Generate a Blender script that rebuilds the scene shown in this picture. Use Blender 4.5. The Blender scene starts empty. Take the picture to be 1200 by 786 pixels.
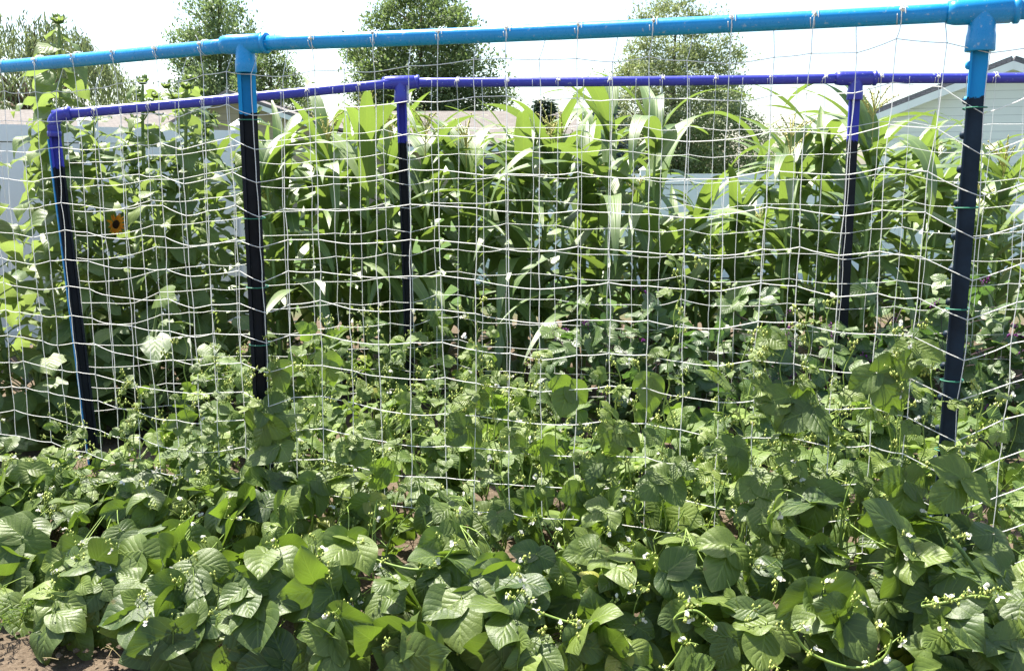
import bpy, math, random
import numpy as np
from mathutils import Vector

random.seed(7)
rng = np.random.default_rng(11)
R = math.radians
SC = bpy.context.scene
COL = SC.collection

# ------------------------------------------------------------------ camera, sky, sun, exposure
CAM_H, PITCH, FPX = 1.6, R(10.2), 1100.0
cam_d = bpy.data.cameras.new("camera")
cam = bpy.data.objects.new("camera", cam_d)
COL.objects.link(cam)
cam.location = (0, 0, CAM_H)
cam.rotation_euler = (R(90) - PITCH, 0, 0)
cam_d.sensor_width = 36
cam_d.lens = 36 * FPX / 1200
cam_d.clip_start = 0.05
cam_d.clip_end = 3000
SC.camera = cam

SUN_EL, SUN_AZ = R(63), R(-40)          # azimuth from +Y, positive towards +X
world = bpy.data.worlds.new("World")
SC.world = world
world.use_nodes = True
wn = world.node_tree
bg = wn.nodes["Background"]
sky = wn.nodes.new("ShaderNodeTexSky")
sky.sky_type = 'NISHITA'
sky.sun_disc = False
sky.sun_elevation = SUN_EL
sky.sun_rotation = SUN_AZ
sky.dust_density = 1.6
sky.air_density = 1.0
sky.ozone_density = 1.0
wn.links.new(sky.outputs[0], bg.inputs[0])
bg.inputs[1].default_value = 0.098
sun_d = bpy.data.lights.new("sun", 'SUN')
sun_d.energy = 5.0
sun_d.angle = R(0.5)
sun_d.color = (1.0, 0.95, 0.86)
sun = bpy.data.objects.new("sun", sun_d)
COL.objects.link(sun)
sdir = Vector((math.sin(SUN_AZ) * math.cos(SUN_EL), math.cos(SUN_AZ) * math.cos(SUN_EL), math.sin(SUN_EL)))
sun.rotation_euler = (-sdir).to_track_quat('-Z', 'Y').to_euler()
vs = SC.view_settings
vs.view_transform = 'Standard'
vs.look = 'None'
vs.exposure = 1.7
vs.gamma = 1.0
vs.use_curve_mapping = False
SC.cycles.max_bounces = 8
SC.cycles.transmission_bounces = 4
SC.cycles.sample_clamp_indirect = 6.0

cp, sp = math.cos(PITCH), math.sin(PITCH)


def at(px, py, D):
    """the point at camera depth D that the photograph's pixel (of 1200 x 786) looks at"""
    xc, yc = (px - 600) / FPX * D, (393 - py) / FPX * D
    return np.array([xc, D * cp + yc * sp, CAM_H + yc * cp - D * sp])


# ------------------------------------------------------------------ mesh building
class MB:
    def __init__(s):
        s.V, s.A, s.Q, s.T, s.QM, s.TM, s.n = [], [], [], [], [], [], 0

    def add(s, V, Q=None, T=None, A=None, m=0):
        V = np.asarray(V, float).reshape(-1, 3)
        s.V.append(V)
        if A is None:
            A = np.zeros((len(V), 3))
        s.A.append(np.asarray(A, float).reshape(-1, 3))
        if Q is not None and len(Q):
            Q = np.asarray(Q, int).reshape(-1, 4) + s.n
            s.Q.append(Q); s.QM.append(np.full(len(Q), m))
        if T is not None and len(T):
            T = np.asarray(T, int).reshape(-1, 3) + s.n
            s.T.append(T); s.TM.append(np.full(len(T), m))
        s.n += len(V)

    def build(s, name, mats, parent=None, smooth=True):
        if not isinstance(mats, (list, tuple)):
            mats = [mats]
        me = bpy.data.meshes.new(name)
        V = np.concatenate(s.V) if s.V else np.zeros((0, 3))
        if parent is not None:
            V = V - np.array(parent.location)
        A = np.concatenate(s.A) if s.A else np.zeros((0, 3))
        Q = np.concatenate(s.Q) if s.Q else np.zeros((0, 4), int)
        T = np.concatenate(s.T) if s.T else np.zeros((0, 3), int)
        M = np.concatenate([np.zeros(0, int)] + s.QM + s.TM).astype(np.int32)
        me.vertices.add(len(V))
        me.vertices.foreach_set("co", V.astype(np.float32).ravel())
        li = np.concatenate([Q.ravel(), T.ravel()]).astype(np.int32)
        me.loops.add(len(li))
        me.loops.foreach_set("vertex_index", li)
        me.polygons.add(len(Q) + len(T))
        me.polygons.foreach_set("loop_start", np.concatenate([np.arange(len(Q)) * 4, len(Q) * 4 + np.arange(len(T)) * 3]).astype(np.int32))
        me.polygons.foreach_set("material_index", M)
        me.polygons.foreach_set("use_smooth", np.full(len(M), smooth))
        at_ = me.attributes.new("leaf", 'FLOAT_VECTOR', 'POINT')
        at_.data.foreach_set("vector", A.astype(np.float32).ravel())
        me.update(calc_edges=True)
        me.validate()
        for m in mats:
            me.materials.append(m)
        o = bpy.data.objects.new(name, me)
        COL.objects.link(o)
        if parent is not None:
            o.parent = parent
        return o


def tag(o, label=None, cat=None, group=None, kind=None):
    if label: o["label"] = label
    if cat: o["category"] = cat
    if group: o["group"] = group
    if kind: o["kind"] = kind
    return o


def thing(name, label, cat, loc, group=None):
    o = bpy.data.objects.new(name, None)
    COL.objects.link(o)
    o.location = tuple(float(v) for v in loc)
    o.empty_display_size = 0.1
    return tag(o, label, cat, group)


def nrm(a):
    a = np.asarray(a, float)
    return a / np.maximum(np.linalg.norm(a, axis=-1, keepdims=True), 1e-9)


def box(mb, c, s, m=0, rz=0.0):
    c, s = np.asarray(c, float), np.asarray(s, float) / 2
    v = np.array([[x, y, z] for x in (-1, 1) for y in (-1, 1) for z in (-1, 1)]) * s
    if rz:
        ca, sa = math.cos(rz), math.sin(rz)
        v = np.stack([v[:, 0] * ca - v[:, 1] * sa, v[:, 0] * sa + v[:, 1] * ca, v[:, 2]], 1)
    q = [[0, 1, 3, 2], [4, 6, 7, 5], [0, 4, 5, 1], [2, 3, 7, 6], [0, 2, 6, 4], [1, 5, 7, 3]]
    mb.add(v + c, q, m=m)


def tubes(mb, P, Rd, sides=4, m=0, A=None, cap=False):
    """N tubes of K points each. P (N,K,3), Rd (N,K) or a number"""
    P = np.asarray(P, float)
    if P.ndim == 2:
        P = P[None]
    N, K, _ = P.shape
    Rd = np.broadcast_to(np.asarray(Rd, float), (N, K))
    t = np.gradient(P, axis=1)
    t = nrm(t)
    mean = nrm(t.mean(1))
    ref = np.where(np.abs(mean[:, 2:3]) > 0.9, np.array([[1.0, 0.03, 0]]), np.array([[0.02, 0.03, 1.0]]))
    a = nrm(np.cross(t, ref[:, None, :]))
    b = np.cross(t, a)
    ang = np.arange(sides) / sides * 2 * math.pi
    V = P[:, :, None, :] + Rd[:, :, None, None] * (np.cos(ang)[None, None, :, None] * a[:, :, None, :] + np.sin(ang)[None, None, :, None] * b[:, :, None, :])
    idx = np.arange(N * K * sides).reshape(N, K, sides)
    nx = np.roll(idx, -1, axis=2)
    Q = np.stack([idx[:, :-1], nx[:, :-1], nx[:, 1:], idx[:, 1:]], -1).reshape(-1, 4)
    T = None
    Vf = V.reshape(-1, 3)
    if cap:
        c0 = P[:, 0]; c1 = P[:, -1]
        base = N * K * sides
        Vf = np.concatenate([Vf, c0, c1])
        T = []
        for n in range(N):
            for k in range(sides):
                T.append([base + n, nx[n, 0, k], idx[n, 0, k]])
                T.append([base + N + n, idx[n, -1, k], nx[n, -1, k]])
    AA = None
    if A is not None:
        AA = np.broadcast_to(np.asarray(A, float), (len(Vf), 3))
    mb.add(Vf, Q, T, AA, m)


def lathe(mb, p0, axis, prof, sides=20, m=0):
    """profile [(distance along axis, radius)] turned round an axis"""
    ax = nrm(axis)
    P = np.array([np.asarray(p0, float) + ax * d for d, _ in prof])
    # tubes() would twist at sharp steps, so build rings with one frame
    ref = np.array([1.0, 0.03, 0]) if abs(ax[2]) > .9 else np.array([0.02, 0.03, 1.0])
    a = nrm(np.cross(ax, ref)); b = np.cross(ax, a)
    ang = np.arange(sides) / sides * 2 * math.pi
    ring = np.cos(ang)[:, None] * a + np.sin(ang)[:, None] * b
    V = np.concatenate([P[i] + ring * prof[i][1] for i in range(len(prof))])
    idx = np.arange(len(V)).reshape(len(prof), sides)
    nx = np.roll(idx, -1, 1)
    Q = np.stack([idx[:-1], nx[:-1], nx[1:], idx[1:]], -1).reshape(-1, 4)
    mb.add(V, Q, m=m)


OCT = np.array([[1, 0, 0], [0, 1, 0], [-1, 0, 0], [0, -1, 0], [0, 0, 1], [0, 0, -1.0]])
OCT_T = np.array([[0, 1, 4], [1, 2, 4], [2, 3, 4], [3, 0, 4], [1, 0, 5], [2, 1, 5], [3, 2, 5], [0, 3, 5]])


def blobs(mb, P, r, m=0, stretch=None, rnd=0.5):
    P = np.asarray(P, float).reshape(-1, 3)
    N = len(P)
    r = np.broadcast_to(np.asarray(r, float), (N,))
    V = OCT[None] * r[:, None, None]
    if stretch is not None:
        V = V * np.asarray(stretch)
    V = V + P[:, None]
    T = (OCT_T[None] + (np.arange(N) * 6)[:, None, None]).reshape(-1, 3)
    mb.add(V.reshape(-1, 3), None, T, np.full((N * 6, 3), rnd), m)


# ------------------------------------------------------------------ leaves
def leaf_tpl(prof, nv, nu, cord=0.0):
    pv = np.array([p[0] for p in prof]); pw = np.array([p[1] for p in prof])
    v = np.linspace(0, 1, nv + 1)
    if cord:
        v = v ** 1.15
    u = np.linspace(-1, 1, nu + 1)
    vv, uu = np.meshgrid(v, u, indexing='ij')
    hw = np.interp(vv, pv, pw)
    i = np.arange((nv + 1) * (nu + 1)).reshape(nv + 1, nu + 1)
    Q = np.stack([i[:-1, :-1], i[:-1, 1:], i[1:, 1:], i[1:, :-1]], -1).reshape(-1, 4)
    return dict(a=uu.ravel(), v=vv.ravel(), hw=hw.ravel(), Q=Q, cord=cord)


BEAN_PROF = [(0, .34), (.05, .60), (.12, .82), (.2, .95), (.28, 1.0), (.4, .97), (.52, .88), (.66, .70), (.8, .46), (.9, .25), (.96, .10), (1, .0)]
BEAN_HI = leaf_tpl(BEAN_PROF, 13, 8, .20)
BEAN_MD = leaf_tpl(BEAN_PROF, 7, 4, .14)
SUN_PROF = [(0, .35), (.06, .72), (.15, .95), (.25, 1.0), (.4, .9), (.6, .64), (.8, .32), (.92, .12), (1, .0)]
SUNF = leaf_tpl(SUN_PROF, 8, 6, .2)
CORN_PROF = [(0, .75), (.1, .9), (.3, 1.0), (.5, .86), (.7, .60), (.85, .34), (.95, .13), (1, .01)]
CORNT = leaf_tpl(CORN_PROF, 16, 4)
SMALL = leaf_tpl([(0, .1), (.3, 1), (.6, .8), (1, .02)], 3, 2)
PETAL = leaf_tpl([(0, .3), (.5, 1), (.85, .7), (1, .2)], 3, 2)


def rot_about(v, k, ang):
    """rotate vectors v about unit axes k"""
    ang = np.asarray(ang, float)[..., None]
    return v * np.cos(ang) + np.cross(k, v) * np.sin(ang) + k * (k * v).sum(-1, keepdims=True) * (1 - np.cos(ang))


def leaves(mb, tpl, P, D, N, L, W, fold=0.15, curl=0.5, edge=0.1, rnd=0.5, wav=0.03, pk=0.0, m=0):
    P = np.asarray(P, float).reshape(-1, 3)
    n = len(P)
    if n == 0:
        return
    bc = lambda x: np.broadcast_to(np.asarray(x, float), (n,))[:, None]
    L, W, fold, curl, edge, rnd, wav = map(bc, (L, W, fold, curl, edge, rnd, wav))
    D = nrm(np.broadcast_to(D, (n, 3)))
    N = np.broadcast_to(N, (n, 3))
    X = nrm(np.cross(D, N)); N = np.cross(X, D)
    a, v, hw = tpl['a'][None], tpl['v'][None], tpl['hw'][None]
    ph = rng.uniform(0, 6.28, (n, 1))
    x = a * hw * W / 2
    k = np.where(np.abs(curl) < 1e-3, 1e-3, curl)
    # curl grows along the blade
    ang = k * v ** 1.3
    y = L * np.sin(ang) / np.where(np.abs(ang) < 1e-4, 1e-4, ang) * v
    z = -L * (1 - np.cos(ang)) / np.where(np.abs(ang) < 1e-4, 1e-4, ang) * v
    y = y - tpl['cord'] * L * np.abs(a) ** 1.3 * np.clip(1 - v * 2.2, 0, 1) ** 2
    z = z + np.abs(x) * np.tan(fold) - edge * W * .5 * (a * hw) ** 2
    z = z + wav * W * np.sin(v * 9 + ph + 1.7 * np.sign(a)) * a * a
    if pk:
        z = z + pk * L * np.abs(np.sin(math.pi * 5.5 * (v - .42 * np.abs(a)))) * (1 - np.abs(a) ** 3)
    Wd = P[:, None] + x[..., None] * X[:, None] + y[..., None] * D[:, None] + z[..., None] * N[:, None]
    mcount = tpl['a'].size
    A = np.stack([np.broadcast_to(a * .5 + .5, (n, mcount)), np.broadcast_to(v, (n, mcount)), np.broadcast_to(rnd, (n, mcount))], -1)
    Q = (tpl['Q'][None] + (np.arange(n) * mcount)[:, None, None]).reshape(-1, 4)
    mb.add(Wd.reshape(-1, 3), Q, None, A, m)


def trifoliate(mb, P, D, N, L, rnd, tpl=BEAN_HI, asp=.98, pk=0, stem=None, fold=(-.1, .42), curl=(-.1, 1.0)):
    """three leaflets on each petiole end P"""
    P = np.asarray(P, float).reshape(-1, 3)
    n = len(P)
    L = np.broadcast_to(np.asarray(L, float), (n,)); rnd = np.broadcast_to(np.asarray(rnd, float), (n,))
    D = nrm(np.broadcast_to(D, (n, 3))); N = np.broadcast_to(N, (n, 3))
    X = nrm(np.cross(D, N)); N = np.cross(X, D)
    for k, (sw, off, sc) in enumerate(((0, .30, 1.0), (1.25, .05, .92), (-1.25, .05, .92))):
        d = rot_about(D, N, sw + rng.normal(0, .18, n))
        nn = nrm(N + rng.normal(0, .22, (n, 3)) - (.25 if k else 0) * np.cross(D, N) * (0 if k == 0 else (1 if k == 1 else -1)) * 0)
        p = P + D * (off * L)[:, None]
        leaves(mb, tpl, p + d * .04 * L[:, None], d, nn, L * sc * rng.uniform(.85, 1.1, n), L * sc * asp * rng.uniform(.85, 1.08, n), rng.uniform(*fold, n), rng.uniform(*curl, n), rng.uniform(0, .25, n), np.clip(rnd + np.where(rnd > .95, 0, rng.normal(0, .07, n)), 0, 1), rng.uniform(.02, .07, n), pk)
        if stem is not None and k == 0:
            tubes(stem, np.stack([P, p + d * .05 * L[:, None]], 1), .0016, 3)


def curve_pts(p0, p1, bend, K=6):
    """quadratic curves from p0 to p1 bowed by bend"""
    p0, p1, bend = (np.asarray(v, float).reshape(-1, 3) for v in (p0, p1, bend))
    t = np.linspace(0, 1, K)[None, :, None]
    mid = (p0 + p1) / 2 + bend
    return (1 - t) ** 2 * p0[:, None] + 2 * t * (1 - t) * mid[:, None] + t * t * p1[:, None]


# ------------------------------------------------------------------ materials
def new_mat(name):
    m = bpy.data.materials.new(name)
    m.use_nodes = True
    nt = m.node_tree
    for n in list(nt.nodes):
        nt.nodes.remove(n)
    return m, nt


def nd(nt, t, **kw):
    n = nt.nodes.new(t)
    for k, v in kw.items():
        setattr(n, k, v)
    return n


def mth(nt, op, a, b=None, c=None, clamp=False):
    n = nt.nodes.new("ShaderNodeMath")
    n.operation = op
    n.use_clamp = clamp
    for i, v in enumerate((a, b, c)):
        if v is None: continue
        if isinstance(v, (int, float)): n.inputs[i].default_value = v
        else: nt.links.new(v, n.inputs[i])
    return n.outputs[0]


def mixc(nt, f, a, b, typ='MIX'):
    n = nt.nodes.new("ShaderNodeMix")
    n.data_type = 'RGBA'; n.blend_type = typ
    for i, v in ((0, f), (6, a), (7, b)):
        if isinstance(v, (int, float)): n.inputs[i].default_value = v
        elif isinstance(v, tuple): n.inputs[i].default_value = (*v, 1)
        else: nt.links.new(v, n.inputs[i])
    return n.outputs[2]


def noise(nt, scale, detail=3, rough=.55, vec=None):
    n = nd(nt, "ShaderNodeTexNoise")
    n.inputs["Scale"].default_value = scale
    n.inputs["Detail"].default_value = detail
    n.inputs["Roughness"].default_value = rough
    if vec is not None: nt.links.new(vec, n.inputs["Vector"])
    return n.outputs["Fac"]


def principled(nt, col, rough=.5, spec=.5, metal=0.0, bump=None, bstr=.2, bdist=.01):
    p = nd(nt, "ShaderNodeBsdfPrincipled")
    if isinstance(col, tuple): p.inputs["Base Color"].default_value = (*col, 1)
    else: nt.links.new(col, p.inputs["Base Color"])
    if isinstance(rough, (int, float)): p.inputs["Roughness"].default_value = rough
    else: nt.links.new(rough, p.inputs["Roughness"])
    p.inputs["Specular IOR Level"].default_value = spec
    p.inputs["Metallic"].default_value = metal
    if bump is not None:
        b = nd(nt, "ShaderNodeBump")
        b.inputs["Strength"].default_value = bstr
        b.inputs["Distance"].default_value = bdist
        nt.links.new(bump, b.inputs["Height"])
        nt.links.new(b.outputs[0], p.inputs["Normal"])
    return p


def out(nt, sh):
    o = nd(nt, "ShaderNodeOutputMaterial")
    nt.links.new(sh if not hasattr(sh, "outputs") else sh.outputs[0], o.inputs[0])


def leaf_mat(name, dark, light, trans, back=None, rough=.42, spec=.45, tfac=.35, vein='bean', veincol=None, bstr=.42, spot=True):
    m, nt = new_mat(name)
    at_ = nd(nt, "ShaderNodeAttribute", attribute_name="leaf")
    sx = nd(nt, "ShaderNodeSeparateXYZ")
    nt.links.new(at_.outputs["Vector"], sx.inputs[0])
    u, v, r = sx.outputs
    geo = nd(nt, "ShaderNodeNewGeometry")
    tc = nd(nt, "ShaderNodeTexCoord")
    col = mixc(nt, r, dark, light)
    if spot: col = mixc(nt, mth(nt, 'MULTIPLY_ADD', r, 18, -17, True), col, (.30, .29, .05))
    mot = noise(nt, 26, 3, .6, tc.outputs["Object"])
    col = mixc(nt, mth(nt, 'MULTIPLY_ADD', mot, 1.2, -.35, True), col, mixc(nt, .45, col, light), 'MIX')
    bump = None
    a = mth(nt, 'ABSOLUTE', mth(nt, 'MULTIPLY_ADD', u, 2.0, -1.0))
    if vein:
        if vein == 'bean':
            wob = mth(nt, 'MULTIPLY_ADD', noise(nt, 14, 2, .5, tc.outputs["Object"]), .16, -.08)
            f = mth(nt, 'MULTIPLY', mth(nt, 'ADD', mth(nt, 'SUBTRACT', v, mth(nt, 'MULTIPLY', mth(nt, 'POWER', a, .8), .46)), wob), 5.5)
            fr = mth(nt, 'ABSOLUTE', mth(nt, 'SUBTRACT', mth(nt, 'FRACT', mth(nt, 'ADD', f, 8.0)), .5))   # .5 at a vein
            vm = mth(nt, 'MULTIPLY_ADD', fr, 16, -7.1, True)
            mid = mth(nt, 'MULTIPLY_ADD', a, -22, 1.3, True)
            mask = mth(nt, 'MAXIMUM', vm, mid)
            h = mth(nt, 'SUBTRACT', 1.0, mth(nt, 'POWER', mth(nt, 'MULTIPLY', fr, 2.0), 2.0))
            n2 = noise(nt, 180, 2, .5, tc.outputs["Object"])
            bump = mth(nt, 'ADD', mth(nt, 'MULTIPLY', h, mth(nt, 'SUBTRACT', 1.15, a)), mth(nt, 'MULTIPLY', n2, .7))
        else:      # parallel-veined blade
            wv = mth(nt, 'SINE', mth(nt, 'MULTIPLY', u, 60))
            mid = mth(nt, 'MULTIPLY_ADD', a, -14, 1.4, True)
            mask = mth(nt, 'MAXIMUM', mid, mth(nt, 'MULTIPLY', mth(nt, 'MULTIPLY_ADD', wv, .5, .5), .18))
            bump = mth(nt, 'ADD', mth(nt, 'MULTIPLY', wv, .3), mid)
        vc = veincol or tuple(min(1, c * 1.9 + .02) for c in light)
        col = mixc(nt, mth(nt, 'MULTIPLY', mask, .5 if vein == 'corn' else .28), col, vc)
    if spot:
        s = noise(nt, 9, 4, .7, tc.outputs["Object"])
        e = mth(nt, 'MULTIPLY', mth(nt, 'MULTIPLY_ADD', s, 9, -5.7, True), mth(nt, 'MULTIPLY_ADD', a, 2.0, -.9, True))
        col = mixc(nt, e, col, (.22, .14, .05))
    bk = back or tuple(min(1, .6 * d + .5 * l + .015) for d, l in zip(dark, light))
    col = mixc(nt, geo.outputs["Backfacing"], col, mixc(nt, .7, col, bk))
    p = principled(nt, col, mth(nt, 'MULTIPLY_ADD', mot, .25, rough - .1), spec, 0, bump, bstr, .004)
    t = nd(nt, "ShaderNodeBsdfTranslucent")
    tcol = mixc(nt, r, tuple(c * .62 for c in trans), trans)
    if vein:
        tcol = mixc(nt, mth(nt, 'MULTIPLY', mask, .3), tcol, mixc(nt, 1.0, tcol, (1.25, 1.15, 1.1), 'MULTIPLY'))
    nt.links.new(tcol, t.inputs[0])
    mx = nd(nt, "ShaderNodeMixShader")
    mx.inputs[0].default_value = tfac
    nt.links.new(p.outputs[0], mx.inputs[1]); nt.links.new(t.outputs[0], mx.inputs[2])
    out(nt, mx)
    return m


def plain(name, col, rough=.5, spec=.4, var=.0, vscale=8, bstr=0.0, col2=None, trans=0.0, metal=0.0):
    m, nt = new_mat(name)
    tc = nd(nt, "ShaderNodeTexCoord")
    n = noise(nt, vscale, 4, .6, tc.outputs["Object"])
    c = mixc(nt, mth(nt, 'MULTIPLY_ADD', n, 2.2, -.6, True), col, col2 or tuple(max(0, x * (1 - var)) for x in col))
    p = principled(nt, c, mth(nt, 'MULTIPLY_ADD', n, .2, rough - .1), spec, metal, n if bstr else None, bstr, .01)
    if trans:
        t = nd(nt, "ShaderNodeBsdfTranslucent")
        nt.links.new(c, t.inputs[0])
        mx = nd(nt, "ShaderNodeMixShader"); mx.inputs[0].default_value = trans
        nt.links.new(p.outputs[0], mx.inputs[1]); nt.links.new(t.outputs[0], mx.inputs[2])
        out(nt, mx)
    else:
        out(nt, p)
    return m


M = {}
M['bean'] = leaf_mat("bean_leaf", (.023, .056, .014), (.175, .232, .042), (.26, .42, .035), back=(.13, .18, .06), rough=.46, spec=.45, tfac=.30)
M['bean_small'] = leaf_mat("bean_leaf_small", (.036, .080, .020), (.21, .285, .055), (.26, .42, .045), back=(.11, .18, .07), rough=.50, spec=.34, tfac=.30)
M['bean_purple'] = leaf_mat("purple_bean_leaf", (.035, .075, .026), (.13, .19, .05), (.18, .36, .06), rough=.40, spec=.5, tfac=.26, veincol=(.12, .10, .10))
M['corn'] = leaf_mat("corn_leaf", (.05, .108, .022), (.145, .215, .045), (.27, .40, .06), back=(.11, .18, .055), rough=.45, spec=.9, tfac=.32, vein='corn', bstr=.25, spot=False)
M['sunf'] = leaf_mat("sunflower_leaf", (.06, .12, .035), (.19, .25, .07), (.30, .41, .09), back=(.13, .20, .07), rough=.45, spec=.45, tfac=.42)
M['stem'] = plain("bean_stem", (.30, .40, .08), .5, .4, .35, 14, col2=(.16, .26, .05), trans=.15)
M['stem_purple'] = plain("purple_stem", (.07, .03, .045), .5, .4, .4, 14)
M['bud'] = plain("bud", (.50, .52, .14), .5, .3, .2, 30, col2=(.30, .40, .08), trans=.2)
M['white_petal'] = plain("white_petal", (.82, .80, .70), .6, .2, .1, 20, trans=.3)
M['purple_petal'] = plain("purple_petal", (.24, .05, .26), .6, .2, .3, 20, trans=.3)
M['cornstem'] = plain("corn_stalk", (.22, .32, .08), .5, .4, .3, 10, col2=(.14, .22, .05))
M['tassel'] = plain("corn_tassel", (.55, .50, .20), .7, .2, .3, 20, col2=(.38, .38, .12), trans=.2)
M['sunstem'] = plain("sunflower_stalk", (.24, .31, .12), .7, .2, .3, 20, col2=(.15, .22, .07))
M['ray'] = plain("ray_petal", (.75, .36, .02), .6, .2, .2, 20, trans=.3, col2=(.65, .16, .01))
M['disc'] = plain("flower_disc", (.03, .015, .008), .9, .1, .3, 60)
M['cord'] = plain("netting_cord", (.92, .92, .89), .45, .4, .05, 40, trans=.45)
M['twist'] = plain("green_tie", (.03, .20, .12), .5, .4, .2, 30)


def paint(name, col, rough=.35):
    m, nt = new_mat(name)
    tc = nd(nt, "ShaderNodeTexCoord")
    n = noise(nt, 7, 5, .65, tc.outputs["Object"])
    n2 = noise(nt, 70, 3, .6, tc.outputs["Object"])
    c = mixc(nt, mth(nt, 'MULTIPLY_ADD', n, 1.6, -.45, True), col, tuple(x * .72 for x in col))
    scuff = mth(nt, 'MULTIPLY_ADD', n2, 12, -7.5, True)
    c = mixc(nt, mth(nt, 'MULTIPLY', scuff, .55), c, (.42, .52, .58))
    p = principled(nt, c, mth(nt, 'MULTIPLY_ADD', n2, .25, rough - .1), .45, 0, n2, .08, .003)
    out(nt, p)
    return m


def post_paint(name, top, split, lower=(.002, .004, .007), edge=None):
    """a steel post sprayed the trellis colour above a ragged line"""
    m, nt = new_mat(name)
    geo = nd(nt, "ShaderNodeNewGeometry")
    sx = nd(nt, "ShaderNodeSeparateXYZ")
    nt.links.new(geo.outputs["Position"], sx.inputs[0])
    tc = nd(nt, "ShaderNodeTexCoord")
    n = noise(nt, 30, 3, .6, tc.outputs["Object"])
    n2 = noise(nt, 9, 4, .6, tc.outputs["Object"])
    h = mth(nt, 'ADD', sx.outputs[2], mth(nt, 'MULTIPLY', mth(nt, 'SUBTRACT', n, .5), .06))
    f = mth(nt, 'MULTIPLY_ADD', h, 300, -300 * split + .5, True)
    low = mixc(nt, mth(nt, 'MULTIPLY_ADD', n2, 2.5, -.8, True), lower, tuple(c * 2.2 + .004 for c in lower))
    c = mixc(nt, f, low, mixc(nt, n2, top, tuple(x * .75 for x in top)))
    p = principled(nt, c, mth(nt, 'MULTIPLY_ADD', n, .3, .4), .22, 0, n, .12, .003)
    out(nt, p)
    return m


BLUE, PURP = (.010, .30, .66), (.048, .055, .42)
M['blue'] = paint("blue_paint", BLUE, .27)
M['purple'] = paint("purple_paint", PURP, .30)


def soil_mat():
    m, nt = new_mat("soil")
    geo = nd(nt, "ShaderNodeNewGeometry")
    sx = nd(nt, "ShaderNodeSeparateXYZ"); nt.links.new(geo.outputs["Position"], sx.inputs[0])
    n = noise(nt, 5, 6, .65, geo.outputs["Position"])
    n2 = noise(nt, 55, 5, .7, geo.outputs["Position"])
    n3 = noise(nt, .5, 4, .6, geo.outputs["Position"])
    c = mixc(nt, n, (.066, .048, .032), (.135, .102, .070))
    c = mixc(nt, mth(nt, 'MULTIPLY_ADD', n2, 2.6, -1.0, True), c, (.18, .14, .10))
    g = mixc(nt, n, (.035, .075, .02), (.09, .14, .035))
    f = mth(nt, 'MULTIPLY_ADD', mth(nt, 'ADD', sx.outputs[1], mth(nt, 'MULTIPLY', n3, 2.0)), .9, -9.6, True)
    c = mixc(nt, f, c, g)
    b = mth(nt, 'ADD', mth(nt, 'MULTIPLY', n, .6), mth(nt, 'MULTIPLY', n2, .5))
    p = principled(nt, c, .95, .1, 0, b, .9, .03)
    out(nt, p)
    return m


M['soil'] = soil_mat()
M['straw'] = plain("straw", (.42, .34, .18), .8, .2, .3, 20)


def siding(name, col, pitch=.11):
    m, nt = new_mat(name)
    geo = nd(nt, "ShaderNodeNewGeometry")
    sx = nd(nt, "ShaderNodeSeparateXYZ"); nt.links.new(geo.outputs["Position"], sx.inputs[0])
    fr = mth(nt, 'FRACT', mth(nt, 'MULTIPLY', sx.outputs[2], 1 / pitch))
    n = noise(nt, 3, 4, .6, geo.outputs["Position"])
    c = mixc(nt, mth(nt, 'MULTIPLY_ADD', fr, -14, 1.2, True), col, tuple(x * .55 for x in col))
    c = mixc(nt, mth(nt, 'MULTIPLY', n, .2), c, tuple(x * .75 for x in col))
    p = principled(nt, c, .5, .3, 0, fr, .5, .02)
    out(nt, p)
    return m


def shingle(name, c1, c2):
    m, nt = new_mat(name)
    geo = nd(nt, "ShaderNodeNewGeometry")
    br = nd(nt, "ShaderNodeTexBrick")
    br.inputs["Scale"].default_value = 3.2
    br.inputs["Color1"].default_value = (*c1, 1); br.inputs["Color2"].default_value = (*c2, 1)
    br.inputs["Mortar"].default_value = (*[x * .55 for x in c1], 1)
    br.inputs["Mortar Size"].default_value = .02
    mp = nd(nt, "ShaderNodeMapping"); mp.inputs["Scale"].default_value = (1, 1, 1)
    cb = nd(nt, "ShaderNodeCombineXYZ")
    sx = nd(nt, "ShaderNodeSeparateXYZ"); nt.links.new(geo.outputs["Position"], sx.inputs[0])
    nt.links.new(sx.outputs[0], cb.inputs[0]); nt.links.new(mth(nt, 'MULTIPLY', sx.outputs[2], 2.2), cb.inputs[1])
    nt.links.new(cb.outputs[0], br.inputs["Vector"])
    n = noise(nt, 1.2, 4, .6, geo.outputs["Position"])
    c = mixc(nt, mth(nt, 'MULTIPLY', n, .5), br.outputs["Color"], c2)
    out(nt, principled(nt, c, .9, .15))
    return m


M['siding'] = siding("pale_siding", (.72, .71, .72), .15)
M['tan_wall'] = siding("tan_siding", (.40, .31, .22), .2)
M['roof_grey'] = shingle("grey_brown_shingles", (.135, .122, .112), (.19, .172, .158))
M['roof_pink'] = shingle("light_shingles", (.17, .155, .15), (.22, .20, .195))
M['roof_dark'] = shingle("dark_shingles", (.10, .10, .11), (.16, .16, .17))
M['fascia'] = plain("white_fascia", (.80, .80, .80), .5, .4, .08, 3)
M['vinyl'] = plain("white_vinyl", (.86, .87, .88), .4, .4, .08, 2)
M['glass'] = plain("window_glass", (.06, .08, .10), .1, .6, .2, 2)
M['bark'] = plain("bark", (.14, .10, .075), .9, .1, .5, 9, bstr=.6)

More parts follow.
